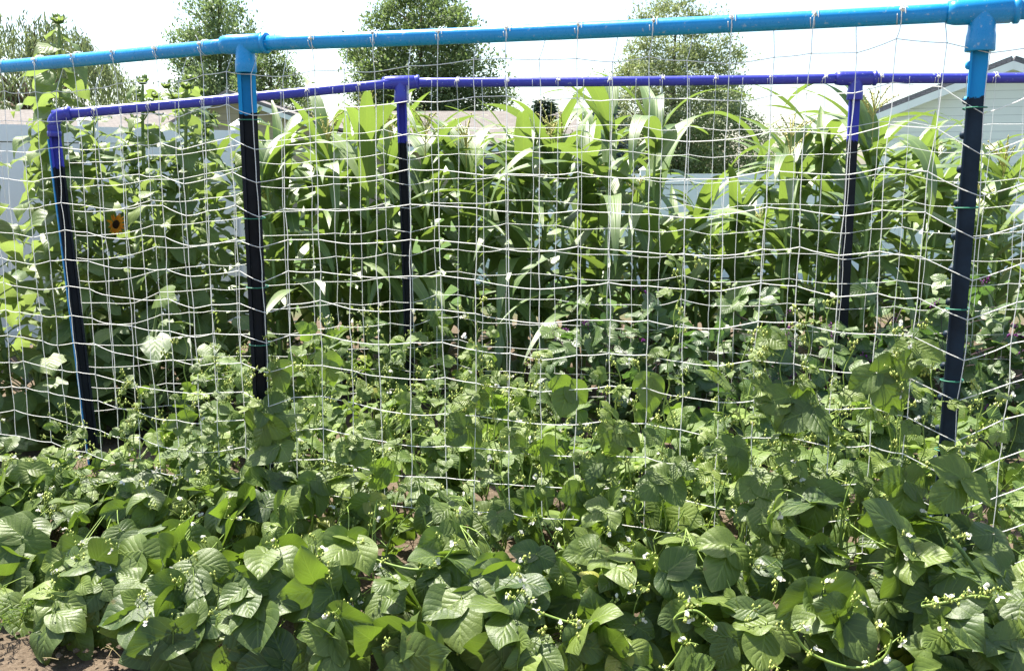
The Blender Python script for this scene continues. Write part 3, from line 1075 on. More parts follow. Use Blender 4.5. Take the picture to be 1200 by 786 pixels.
def mid_bean(label, cx, cy, rx, ry, h, n, size, group, mat='bean_small', stem='stem', petal='white_petal', nr=.6, cat="bean plant", zlo=.12):
    base = np.array([cx, cy, 0])
    o = thing("bean_plant", label, cat, base, group)
    fo, st, bd, fl = MB(), MB(), MB(), MB()
    a = rng.uniform(0, 6.28, n); q = np.sqrt(rng.random(n))
    P = np.stack([cx + rx * q * np.cos(a), cy + ry * q * np.sin(a), np.zeros(n)], 1)
    env = h * (1 - .45 * q ** 2) * rng.uniform(.8, 1.12, n)
    P[:, 2] = np.maximum(env * (1 - .85 * rng.random(n) ** 1.4), zlo * rng.uniform(.5, 1, n))
    N = nrm(np.array([[0, -.45, .8]]) + rng.normal(0, .38, (n, 3)))
    D = nrm(np.stack([np.cos(a), np.sin(a) - .5, -.35 + rng.normal(0, .4, n)], 1) + rng.normal(0, .4, (n, 3)))
    rn = np.clip(rng.beta(1.6, 2.8, n), 0, 1)
    trifoliate(fo, P, D, N, size * rng.uniform(.6, 1.15, n), rn, BEAN_MD, stem=st)
    vn = 6
    tip = P[rng.integers(0, n, vn)] + [0, 0, .05]
    root = base + np.stack([rng.normal(0, .04, vn), rng.normal(0, .04, vn), np.zeros(vn)], 1)
    VP = curve_pts(root, tip, rng.normal(0, .06, (vn, 3)), 10)
    tubes(st, VP, np.linspace(.0045, .002, 10)[None], 4)
    flat = VP.reshape(-1, 3)
    src = flat[(np.linalg.norm(flat[None] - (P - [0, 0, .06])[:, None], axis=2) + rng.uniform(0, .05, (n, len(flat)))).argmin(1)]
    tubes(st, curve_pts(src, P, np.stack([rng.normal(0, .02, n), rng.normal(0, .02, n), rng.uniform(0, .05, n)], 1), 5), .0016, 3)
    for k in rng.integers(0, n, int(n * nr)):
        raceme(st, bd, fl, P[k] + [0, 0, .01], np.array([rng.normal(0, .6), -.25 + rng.normal(0, .4), .8]), rng.uniform(.07, .16), 9, int(rng.random() < .3))
    fo.build("foliage", M[mat], o); st.build("vines", M[stem], o)
    blossoms(bd, fl, M['bud'] if petal == 'white_petal' else M['purple_petal'], M[petal], o)
    return o


MIDROW = [
    (-1.95, 4.05, .22, "small leaved bean plant left of the leaning purple post's foot"),
    (-1.62, 4.15, .34, "small leaved bean plant in front of the leaning purple post"),
    (-1.22, 4.05, .62, "bushy small leaved bean plant between the leaning post and the left blue post"),
    (-.85, 4.15, .55, "small leaved bean plant behind the left blue topped post"),
    (-.48, 4.10, .58, "small leaved bean plant below the middle purple topped post"),
    (-.10, 4.00, .52, "small leaved bean plant behind the netting left of the soil gap"),
    (.25, 3.90, .50, "small leaved bean plant in front of the bare soil gap"),
    (.60, 3.80, .55, "small leaved bean plant behind the netting right of the soil gap"),
    (.98, 3.75, .60, "small leaved bean plant behind the tallest front mound"),
    (1.40, 3.70, .66, "small leaved bean plant behind the right blue topped post"),
    (1.85, 3.60, .66, "small leaved bean plant behind the netting at the right edge"),
]
for x, y, h, lab in MIDROW:
    h += .07
    mid_bean(lab, x, y, .28, .34, h, 88, .082, "small leaved bean plants between the two trellises", nr=.42)
PURPLE = [
    (-1.45, 5.0, .70, 'bean', "low bean plant under the sunflowers along the purple trellis"),
    (-.95, 5.1, .84, 'bean', "low bean plant along the purple trellis in front of the leftmost corn"),
    (-.45, 5.1, .80, 'bean', "low bean plant at the foot of the middle purple topped post"),
    (-.02, 5.1, .52, 'bean', "low bean plant between the middle purple post and the soil gap"),
    (.42, 4.98, .92, 'p', "dark stemmed bean plant at the left end of the purple flowered row"),
    (.80, 4.95, .95, 'p', "dark stemmed bean plant second from the left end of the purple flowered row"),
    (1.20, 4.90, .96, 'p', "dark stemmed bean plant midway along the purple flowered row"),
    (1.58, 4.85, .98, 'p', "purple flowered bean plant left of the right purple topped post"),
    (1.95, 4.80, 1.02, 'p', "purple flowered bean plant right of the right purple topped post"),
    (2.32, 4.75, 1.08, 'p', "purple flowered bean plant behind the right blue topped post"),
    (2.72, 4.70, 1.10, 'p', "purple flowered bean plant at the photo's right edge"),
]
for x, y, h, k, lab in PURPLE:
    if k == 'p':
        mid_bean(lab, x, y, .28, .28, h, 110, .092, "purple flowered beans along the back trellis", 'bean_purple', 'stem_purple', 'purple_petal', .11)
    else:
        mid_bean(lab, x, y, .34, .34, h, 95, .075, "low beans along the back trellis", nr=.6)

# ------------------------------------------------------------------ corn
def corn_plant(label, x, y, h, group=None, tassel=True, nl=11, az=None, lod=1.0):
    base = np.array([x, y, 0.0])
    o = thing("corn_plant", label, "corn plant", base, group)
    st, fo, ts = MB(), MB(), MB()
    lean = rng.normal(0, .03, 2)
    zz = np.linspace(0, h * .86, 14)
    P = np.stack([x + lean[0] * zz, y + lean[1] * zz, zz], 1)
    rr = np.interp(zz / h, [0, .5, .86], [.016, .012, .006]) * (1 + .12 * (np.arange(14) % 2))
    tubes(st, P[None], rr[None], 8)
    az = rng.uniform(0, 3.14) if az is None else az
    hs = np.linspace(.10, .86, nl) * h + rng.normal(0, .03, nl)
    b = np.stack([x + lean[0] * hs, y + lean[1] * hs, hs], 1)
    ang = az + np.arange(nl) * math.pi + rng.normal(0, .35, nl)
    rel = hs / h
    el = np.interp(rel, [0, .5, .9], [.65, .85, 1.05]) + rng.normal(0, .18, nl)
    D = np.stack([np.cos(ang) * np.cos(el), np.sin(ang) * np.cos(el), np.sin(el)], 1)
    N = np.stack([-np.cos(ang) * np.sin(el), -np.sin(ang) * np.sin(el), np.cos(el)], 1)
    L = np.interp(rel, [.05, .35, .7, .92], [.75, 1.1, 1.08, .75]) * rng.uniform(.8, 1.15, nl) * (h / 1.9)
    W = np.interp(rel, [.05, .4, .92], [.09, .135, .11]) * rng.uniform(.85, 1.15, nl)
    leaves(fo, CORNT, b, D, N, L, W, rng.uniform(.15, .4, nl), rng.uniform(1.0, 2.7, nl), .1, np.clip(rng.beta(2, 2.4, nl), 0, 1), rng.uniform(.06, .18, nl))
    # a whorl of young blades standing in the top
    m_ = 3
    a2 = rng.uniform(0, 6.28, m_); e2 = rng.uniform(1.15, 1.4, m_)
    D2 = np.stack([np.cos(a2) * np.cos(e2), np.sin(a2) * np.cos(e2), np.sin(e2)], 1)
    N2 = np.stack([-np.cos(a2) * np.sin(e2), -np.sin(a2) * np.sin(e2), np.cos(e2)], 1)
    leaves(fo, CORNT, np.repeat(P[-2][None], m_, 0), D2, N2, rng.uniform(.6, .95, m_), rng.uniform(.08, .115, m_), .35, rng.uniform(.6, 2.4, m_), .1, rng.uniform(.5, 1, m_), .06)
    st.build("stalk", M['cornstem'], o); fo.build("blades", M['corn'], o)
    if tassel:
        t0 = P[-1]
        tubes(ts, np.stack([t0, t0 + [lean[0] * .2, 0, h * .17]])[None], np.array([[.004, .002]]), 4)
        nb = 9
        for k in range(nb):
            a = rng.uniform(0, 6.28); s = rng.uniform(.25, .55)
            q = t0 + np.array([0, 0, h * .17 * rng.uniform(.25, .7)])
            e = q + np.array([math.cos(a) * s * .25, math.sin(a) * s * .25, .12 + rng.uniform(-.03, .05)])
            C = curve_pts(q[None], e[None], [[0, 0, .03]], 7)
            tubes(ts, C, np.array([[2, 4, 3, 4, 3, 4, 1.5]]) * .001, 4)
            blobs(ts, C[0, 2:] + rng.normal(0, .004, (5, 3)), .0055, stretch=(1, 1, 1.6))
        ts.build("tassel", M['tassel'], o)
    return o


def px2x(px, D):
    return (px - 600) / FPX * D


CORN_F = [   # pixel x, world y, height, tassel, label
    (318, 6.3, 1.85, False, "leftmost corn plant, right of the left blue topped post"),
    (372, 6.5, 1.90, True, "corn plant with a pale drooping blade between the left blue and middle purple posts"),
    (425, 6.3, 2.02, True, "corn plant arching up to the purple bar just left of the middle purple post"),
    (492, 6.4, 1.92, True, "corn plant with a fluffy tassel right of the middle purple post"),
    (552, 6.5, 1.85, True, "corn plant with a pale tassel in front of the brown roof"),
    (612, 6.4, 1.80, False, "corn plant below the small dark spruce"),
    (665, 6.5, 1.88, True, "corn plant in front of the blue spruce's foot"),
    (712, 6.1, 2.20, False, "tallest corn plant with a broad blade arched over in front of the blue spruce"),
    (762, 6.2, 2.12, False, "corn plant with bright upright blades in front of the big tree"),
    (822, 6.6, 1.36, False, "short corn plant in front of the white fence gap"),
    (872, 6.5, 1.45, False, "short corn plant right of the white fence gap"),
    (925, 6.2, 1.85, True, "corn plant with long blades arching left of the right purple post"),
    (975, 6.3, 1.95, False, "corn plant rising just behind the right purple topped post"),
    (1028, 6.0, 2.02, True, "corn plant with a yellow tassel against the pale sided garage"),
    (1092, 6.3, 1.72, False, "corn plant just left of the right blue topped post"),
    (1175, 6.2, 1.70, True, "corn plant right of the right blue topped post"),
]
for px, y, h, ts, lab in CORN_F:
    corn_plant(lab, px2x(px, y * cp + (CAM_H - h) * sp), y, h, "corn plants in the front of the patch", ts, 13)
for row, (y0, cnt) in enumerate(((6.8, 23), (7.5, 22), (8.4, 19))):
    for k in range(cnt):
        y = y0 + rng.normal(0, .1)
        px = 300 + (k + .5 * (row % 2)) * (41, 43, 49)[row] + rng.normal(0, 10)
        h = rng.uniform(1.35, 2.0)
        if 775 < px < 900: h = rng.uniform(.95, 1.2)
        corn_plant("corn plant standing deep in the patch behind the front corn row", px2x(px, y * cp), y, h, "corn plants behind the front corn row", rng.random() < .3, 11)

# ------------------------------------------------------------------ sunflowers
def sunflower(label, x, y, h, nl, head, Ls=.20, branch=0):
    base = np.array([x, y, 0.0])
    o = thing("sunflower", label, "sunflower", base, "sunflowers along the left side")
    st, fo = MB(), MB()
    lean = rng.normal(0, .04, 2)
    zz = np.linspace(0, h, 12)
    ax = lambda z: np.stack([x + lean[0] * z + .02 * np.sin(z * 3), y + lean[1] * z, z], -1)
    tubes(st, ax(zz)[None], np.linspace(.019, .009, 12)[None], 8)
    hs = np.linspace(.12, .97, nl) * h
    b = ax(hs)
    ang = np.arange(nl) * 2.4 + rng.normal(0, .3, nl)
    el = np.interp(hs / h, [0, 1], [.3, .9])
    out_ = np.stack([np.cos(ang) * np.cos(el), np.sin(ang) * np.cos(el), np.sin(el)], 1)
    pl = np.interp(hs / h, [0, .6, 1], [.16, .13, .05]) * rng.uniform(.8, 1.2, nl)
    e = b + out_ * pl[:, None]
    tubes(st, curve_pts(b, e, np.stack([0 * pl, 0 * pl, .02 + 0 * pl], 1), 5), np.linspace(.005, .003, 5)[None], 5)
    D = nrm(np.stack([np.cos(ang), np.sin(ang), rng.normal(-.25, .35, nl)], 1))
    N = nrm(np.stack([.3 * np.cos(ang), .3 * np.sin(ang) - .15, np.ones(nl)], 1) + rng.normal(0, .2, (nl, 3)))
    L = Ls * np.interp(hs / h, [0, .4, .85, 1], [1.1, 1.1, .92, .55]) * rng.uniform(.8, 1.2, nl)
    leaves(fo, SUNF, e, D, N, L, L * .82, rng.uniform(.05, .35, nl), rng.uniform(.4, 1.2, nl), .15, np.clip(rng.beta(2, 2, nl), 0, 1), rng.uniform(.05, .16, nl), 0)
    def bud(c, r, d):
        m_ = 22
        hd = MB()
        d = nrm(d)
        rv = nrm(np.cross(np.repeat(d[None], m_, 0), rng.normal(0, 1, (m_, 3))))
        leaves(hd, SMALL, c + rv * r * .5, nrm(rv + d * rng.uniform(.1, .9, (m_, 1))), nrm(d - rv * .3), r * rng.uniform(.9, 1.5, m_), r * .55, .2, -.6, .1, rng.uniform(.2, .8, m_), .02, m=0)
        lathe(hd, c - d * r * .5, d, [(0, .1 * r), (.2 * r, .7 * r), (.6 * r, .85 * r), (.95 * r, .6 * r), (1.05 * r, .05 * r)], 12, m=0)
        hd.build("flower_bud", M['sunf'], o)
    top = ax(np.array([h]))[0]
    if head == 'bud':
        bud(top + [0, 0, .02], .038, np.array([.1, -.4, 1.0]))
    for k in range(branch):
        z = h * rng.uniform(.62, .93); a = rng.uniform(0, 6.28)
        q = ax(np.array([z]))[0]; e1 = q + np.array([math.cos(a) * .14, math.sin(a) * .14, .16])
        tubes(st, curve_pts(q[None], e1[None], [[0, 0, -.03]], 6), .005, 5)
        bud(e1, .03, np.array([math.cos(a) * .5, -.3, 1.0]))
        m_ = 4; aa = rng.uniform(0, 6.28, m_)
        dd = np.stack([np.cos(aa), np.sin(aa), rng.uniform(-.2, .6, m_)], 1)
        leaves(fo, SUNF, np.repeat((q * .4 + e1 * .6)[None], m_, 0), dd, nrm(np.array([[0, -.2, 1]]) + rng.normal(0, .3, (m_, 3))), rng.uniform(.07, .13, m_), rng.uniform(.05, .1, m_), .2, .6, .1, rng.uniform(.4, 1, m_), .04)
    st.build("stalk", M['sunstem'], o); fo.build("leaves", M['sunf'], o)
    return o


def bloom(o, c, r, d):
    """an open flower head: rays round a dark disc"""
    d = nrm(d); mb = MB(); m_ = 18
    ref = nrm(np.cross(d, [0, 0, 1.0])); up = np.cross(ref, d)
    a = np.arange(m_) / m_ * 6.283 + rng.normal(0, .08, m_)
    rv = np.cos(a)[:, None] * ref + np.sin(a)[:, None] * up
    leaves(mb, SMALL, c + rv * r * .38, nrm(rv + d * rng.normal(.05, .25, (m_, 1))), np.repeat(d[None], m_, 0), r * rng.uniform(.6, .85, m_), r * .3, .15, rng.normal(.2, .3, m_), .1, .5, .02)
    h = mb.build("flower_head", M['ray'], o)
    db = MB(); lathe(db, c - d * .01, d, [(0, r * .2), (0.004, r * .42), (.014, r * .40), (.02, r * .25), (.021, .001)], 16)
    ds = db.build("disc", M['disc'], None)
    ds.data.transform(__import__("mathutils").Matrix.Translation(-o.location))
    ds.parent = h


SUNS = [(-25, 5.4, 2.05, 15, 'bud', .21, 2, "sunflower cut by the photo's left edge"),
        (12, 5.9, 2.30, 15, 'bud', .20, 1, "sunflower with a fat bud left of the tallest one"),
        (62, 5.8, 2.42, 17, 'bud', .21, 1, "tallest sunflower with its bud above the blue bar at far left"),
        (100, 6.4, 1.95, 14, 'bud', .20, 2, "sunflower just right of the leaning purple post's elbow"),
        (128, 6.0, 1.75, 12, None, .20, 0, "sunflower with an open orange and dark flower head"),
        (160, 6.3, 2.12, 14, 'bud', .17, 4, "many budded sunflower below the willow's right edge"),
        (205, 6.0, 2.06, 15, 'bud', .17, 4, "many budded sunflower midway between the two left posts"),
        (245, 6.3, 2.15, 14, 'bud', .17, 4, "many budded sunflower just left of the left blue topped post"),
        (285, 6.6, 1.95, 13, 'bud', .16, 3, "sunflower half hidden behind the left blue topped post"),
        (35, 6.7, 1.95, 15, 'bud', .21, 1, "sunflower behind the tallest one at far left"),
        (84, 5.5, 1.6, 13, None, .22, 0, "shorter sunflower right behind the leaning purple post"),
        (225, 6.9, 1.95, 15, 'bud', .18, 3, "sunflower at the back by the white fence's right end"),
        (150, 7.0, 1.9, 15, 'bud', .18, 3, "sunflower at the back by the middle of the tall white fence"),
        (182, 5.7, 1.55, 12, None, .20, 2, "shortest sunflower midway between the two left posts")]
for px, y, h, nl, hd_, Ls, br, lab in SUNS:
    so = sunflower(lab, px2x(px, y * cp + (CAM_H - h) * sp), y, h, int(nl * (2.6 if px < 95 else 3.4)), hd_, Ls, br)
    if "open orange" in lab:
        bloom(so, at(136, 263, 5.75), .065, np.array([-.4, -.9, .25]))
UNDER = [(-30, 5.1, .75, "broad leaved plant under the sunflowers at the photo's left edge"),
         (40, 5.3, .80, "broad leaved plant at the foot of the tallest sunflower"),
         (110, 5.5, .85, "broad leaved plant behind the leaning purple post"),
         (175, 5.4, .95, "broad leaved plant under the many budded sunflowers"),
         (240, 5.5, .90, "broad leaved plant left of the left blue topped post")]
for px, y, h, lab in UNDER:
    x = px2x(px, y + .1)
    o = thing("leafy_plant", lab, "garden plant", (x, y, 0), "broad leaved plants under the sunflowers")
    fo, st = MB(), MB()
    n = 46
    a = rng.uniform(0, 6.28, n); q = .36 * np.sqrt(rng.random(n))
    P = np.stack([x + q * np.cos(a), y + q * np.sin(a), h * rng.uniform(.15, 1.0, n) * (1 - .4 * (q / .36) ** 2)], 1)
    b = np.stack([x + 0 * a, y + 0 * a, P[:, 2] * .55], 1)
    tubes(st, curve_pts(b, P, np.stack([0 * a, 0 * a, .04 + 0 * a], 1), 6), np.linspace(.005, .0025, 6)[None], 4)
    tubes(st, np.array([[[x, y, 0], [x, y, h * .6]]]), .010, 6)
    D = nrm(np.stack([np.cos(a), np.sin(a) - .4, rng.normal(-.3, .3, n)], 1))
    leaves(fo, SUNF, P, D, nrm(np.array([[0, -.35, 1]]) + rng.normal(0, .3, (n, 3))), rng.uniform(.13, .24, n), rng.uniform(.11, .20, n), rng.uniform(0, .3, n), rng.uniform(.3, 1.1, n), .15, np.clip(rng.beta(1.6, 3, n), 0, 1), .05)
    st.build("stems", M['sunstem'], o); fo.build("foliage", M['sunf'], o)
# a feathery weed at the end of the bean row
wd = thing("weed", "small feathery weed on the bare soil at lower left", "weed", at(22, 735, 3.25))
wb, ws = MB(), MB()
c = np.array(wd.location)
for k in range(14):
    a = rng.uniform(0, 6.28); e = c + np.array([math.cos(a) * .09, math.sin(a) * .09, rng.uniform(.04, .17)])
    C = curve_pts(c[None], e[None], [[0, 0, .04]], 10); tubes(ws, C, .0012, 3)
    n_ = 26; t = rng.uniform(.2, 1, n_)
    q = np.stack([np.interp(t, np.linspace(0, 1, 10), C[0, :, j]) for j in range(3)], 1)
    leaves(wb, SMALL, q, nrm(rng.normal(0, 1, (n_, 3))), nrm(rng.normal(0, 1, (n_, 3))), .018, .005, .1, .3, 0, rng.uniform(.3, 1, n_), 0)
wb.build("foliage", M['bean_small'], wd); ws.build("stem", M['stem'], wd)

# ------------------------------------------------------------------ trees
def foliage_mat(name, dark, light, trans, tf=.3):
    return leaf_mat(name, dark, light, trans, rough=.55, spec=.3, tfac=tf, vein=None, spot=False)


M['oakleaf'] = foliage_mat("dark_tree_leaf", (.06, .095, .04), (.19, .235, .09), (.26, .38, .10))
M['poplar'] = foliage_mat("olive_tree_leaf", (.11, .145, .065), (.28, .31, .14), (.38, .46, .16))
M['willow'] = foliage_mat("willow_leaf", (.08, .105, .05), (.22, .25, .12), (.30, .38, .14))
M['lighttree'] = foliage_mat("light_tree_leaf", (.07, .12, .05), (.19, .25, .11), (.30, .42, .13))
M['bluespruce'] = foliage_mat("blue_needle", (.045, .075, .08), (.11, .15, .17), (.08, .14, .12), .15)
M['spruce'] = foliage_mat("spruce_needle", (.02, .045, .025), (.06, .09, .05), (.06, .12, .05), .15)
M['hedge'] = foliage_mat("bush_leaf", (.03, .065, .025), (.10, .15, .05), (.16, .26, .06))


def tree(name, label, base, h, prof, nclump, nper, card, mat, cat="tree", trunk_r=.18, clump=.4, group=None, droop=0.0, updir=.0, inner=.35):
    """prof [(relative height, radius)]; leaf clumps fill the crown"""
    nclump = int(nclump * 1.5); nper = int(nper * .8); clump = clump * .8
    base = np.asarray(base, float)
    o = thing(name, label, cat, base, group)
    tr = MB()
    zz = np.linspace(0, h * .93, 9)
    P = base + np.stack([np.sin(zz * .9) * .05, np.cos(zz * .7) * .05, zz], 1)
    tubes(tr, P[None], np.linspace(trunk_r, .02, 9)[None], 8)
    ph = np.array([p[0] for p in prof]); pr = np.array([p[1] for p in prof])
    zs = np.linspace(ph[0], ph[-1], 200); w = np.interp(zs, ph, pr) ** 1.4 + .02
    zc = rng.choice(zs, nclump, p=w / w.sum()) + rng.normal(0, .01, nclump)
    a = rng.uniform(0, 6.28, nclump)
    lob = 1 + .16 * np.sin(a * 3 + zc * 11 + base[0]) + .10 * np.sin(a * 5 - zc * 23) + rng.normal(0, .07, nclump)
    q = np.interp(zc, ph, pr) * lob * (inner + (1 - inner) * np.sqrt(rng.random(nclump)))
    Cc = base + np.stack([np.cos(a) * q, np.sin(a) * q, zc * h - droop * q], 1)
    # limbs to some clumps
    for k in range(0, nclump, max(1, nclump // 45)):
        z0 = max(.15 * h, Cc[k, 2] - base[2] - q[k] * .7 - .2)
        s = base + np.array([0, 0, z0])
        tubes(tr, curve_pts(s[None], Cc[k][None], [[0, 0, .1 * q[k]]], 5), np.linspace(trunk_r * .3, .012, 5)[None], 4)
    nper = int(nper * 2.6)
    n = nclump * nper
    sz = clump * rng.uniform(.6, 1.3, nclump)
    Pn = np.repeat(Cc, nper, 0) + rng.normal(0, 1, (n, 3)) * np.repeat(sz, nper)[:, None] * np.array([1, 1, .75])
    out_ = nrm(np.repeat(Cc - (base + [0, 0, h * .45]), nper, 0))
    D = nrm(out_ * .7 + rng.normal(0, .6, (n, 3)) + np.array([0, 0, updir]))
    N = nrm(np.array([[0, 0, .7]]) + out_ * .4 + rng.normal(0, .5, (n, 3)))
    tone = np.clip(np.repeat(rng.beta(2, 2.2, nclump), nper) + rng.normal(0, .12, n), 0, 1)
    fo = MB()
    L = card * .64 * rng.uniform(.6, 1.3, n)
    leaves(fo, SMALL, Pn, D, N, L, L * rng.uniform(.35, .6, n), .2, .4, .1, tone, .0)
    tr.build("trunk", M['bark'], o)
    fo.build("crown", mat, o)
    return o


def conifer(name, label, base, h, r, tiers, per, mat, card=.22, cat="tree", group=None):
    base = np.asarray(base, float)
    o = thing(name, label, cat, base, group)
    tr, fo = MB(), MB()
    tubes(tr, np.stack([base, base + [0, 0, h]])[None], np.array([[r * .07, .01]]), 7)
    for k in range(tiers):
        t = k / tiers
        z = h * (.06 + .93 * t)
        rr = r * (1 - t) ** .85 * rng.uniform(.85, 1.1) + .08
        nb = max(5, int(per * (1 - .6 * t)))
        a = rng.uniform(0, 6.28) + np.arange(nb) / nb * 6.283 + rng.normal(0, .15, nb)
        rl = rr * rng.uniform(.75, 1.12, nb)
        s = np.repeat((base + [0, 0, z])[None], nb, 0)
        e = s + np.stack([np.cos(a) * rl, np.sin(a) * rl, rl * (-.22 + .5 * t)], 1)
        C = curve_pts(s, e, np.stack([0 * a, 0 * a, -.08 * rl], 1), 6)
        tubes(tr, C, np.linspace(.02, .006, 6)[None], 3)
        for j in range(nb):
            m_ = int(14 + 30 * rl[j] / r)
            tt = rng.uniform(.15, 1.03, m_)
            q = s[j] + (e[j] - s[j]) * tt[:, None] + rng.normal(0, 1, (m_, 3)) * .05 * card * 4
            side = np.array([-math.sin(a[j]), math.cos(a[j]), 0])
            D = nrm((e[j] - s[j])[None] / rl[j] * .8 + side * rng.normal(0, .8, (m_, 1)) + rng.normal(0, .25, (m_, 3)) + [0, 0, -.1])
            leaves(fo, SMALL, q, D, nrm(np.array([[0, 0, 1]]) + rng.normal(0, .4, (m_, 3))), card * rng.uniform(.6, 1.2, m_), card * .3, .2, .3, .1, np.clip(rng.beta(2, 2.4, m_) + .2 * (tt - .5), 0, 1), 0)
    tr.build("trunk", M['bark'], o); fo.build("crown", mat, o)
    return o


def on_ground(px, Y):
    D = Y * cp + CAM_H * sp
    return np.array([(px - 600) / FPX * D, Y, 0])


def zof(py, Y):
    """height of pixel row py at distance Y"""
    k = (393 - py) / FPX
    D = Y / (cp + k * sp)
    return CAM_H + D * (k * cp - sp)


tree("broadleaf_tree", "dark spreading tree rising behind the brown roof left of the middle", on_ground(497, 42), zof(-28, 42), [(.22, 1.5), (.32, 3.0), (.45, 3.3), (.6, 2.9), (.78, 2.2), (.92, 1.3), (1.0, .3)], 420, 42, .26, M['oakleaf'], clump=.36, inner=.25, droop=-.05, updir=.25)
tree("broadleaf_tree", "big olive green tree standing behind the white fence right of the middle", on_ground(786, 38), zof(-5, 38), [(.10, 2.5), (.2, 3.4), (.4, 3.2), (.6, 2.75), (.75, 2.3), (.88, 1.6), (1.0, .3)], 560, 40, .19, M['poplar'], clump=.28, inner=.2)
tree("broadleaf_tree", "light green narrow topped tree above the left pipe tee", on_ground(268, 40), zof(-8, 40), [(.25, 2.0), (.4, 2.6), (.55, 2.1), (.7, 1.7), (.85, 1.35), (.95, .9), (1.0, .3)], 300, 36, .22, M['lighttree'], clump=.30, inner=.2, updir=.6)
tree("round_tree", "small round dark green tree right of the left blue topped post", on_ground(326, 34), zof(58, 34), [(.2, 1.1), (.4, 1.65), (.6, 1.6), (.8, 1.25), (.95, .7), (1.0, .2)], 200, 45, .17, M['oakleaf'], clump=.22, inner=.3)
conifer("blue_spruce", "grey blue spruce beside the big olive green tree", on_ground(706, 30), zof(96, 30), 1.6, 20, 13, M['bluespruce'], .22)
conifer("spruce", "small dark pointed spruce in front of the brown roof", on_ground(637, 24), zof(114, 24), 1.0, 24, 16, M['spruce'], .21)


def willow(label, base, h, r):
    base = np.asarray(base, float)
    o = thing("weeping_willow", label, "tree", base)
    tr, fo = MB(), MB()
    tubes(tr, np.stack([base, base + [.1, 0, h * .35], base + [0, 0, h * .6]])[None], np.array([[.35, .25, .15]]), 8)
    ns = 900
    a = rng.uniform(0, 6.28, ns); q = r * np.sqrt(rng.uniform(.04, 1, ns)) * (1 + .12 * np.sin(3 * a))
    top = base + np.stack([np.cos(a) * q, np.sin(a) * q, h * (1 - .42 * (q / r) ** 2) + rng.normal(0, .22, ns)], 1)
    for k in range(0, ns, 25):
        tubes(tr, curve_pts((base + [0, 0, h * .5])[None], top[k][None], [[0, 0, .5]], 6), np.linspace(.08, .012, 6)[None], 4)
    ln = rng.uniform(.7, 2.6, ns)
    K = 17
    t = np.linspace(0, 1, K)
    Pn = top[:, None] + np.stack([np.cos(a)[:, None] * .25 * t ** .6, np.sin(a)[:, None] * .25 * t ** .6, .12 * np.sin(t * 2)[None] - ln[:, None] * t ** 1.3], -1)
    Pn = Pn.reshape(-1, 3) + rng.normal(0, .03, (ns * K, 3))
    n = len(Pn)
    tone = np.clip(np.repeat(rng.beta(2, 2.2, ns), K) + rng.normal(0, .12, n), 0, 1)
    D = nrm(np.array([[0, 0, -1.0]]) + rng.normal(0, .35, (n, 3)))
    leaves(fo, SMALL, Pn, D, nrm(rng.normal(0, 1, (n, 3)) + [0, -.5, .3]), rng.uniform(.16, .32, n), rng.uniform(.035, .07, n), .1, .2, 0, tone, 0)
    # upright wisps on the crown's top
    tr.build("trunk", M['bark'], o); fo.build("crown", M['willow'], o)


willow("weeping willow with hanging strands behind the tallest sunflower", on_ground(50, 38), zof(22, 38), 4.2)

# ------------------------------------------------------------------ buildings and fences
def poly_prism(mb, pts, thick):
    """a planar polygon given thickness along its normal"""
    pts = np.asarray(pts, float)
    n = nrm(np.cross(pts[1] - pts[0], pts[2] - pts[0])) * thick
    k = len(pts)
    V = np.concatenate([pts, pts + n])
    Q = [[i, (i + 1) % k, (i + 1) % k + k, i + k] for i in range(k)]
    T = [[0, i + 1, i] for i in range(1, k - 1)] + [[k, k + i, k + i + 1] for i in range(1, k - 1)]
    mb.add(V, Q, T)


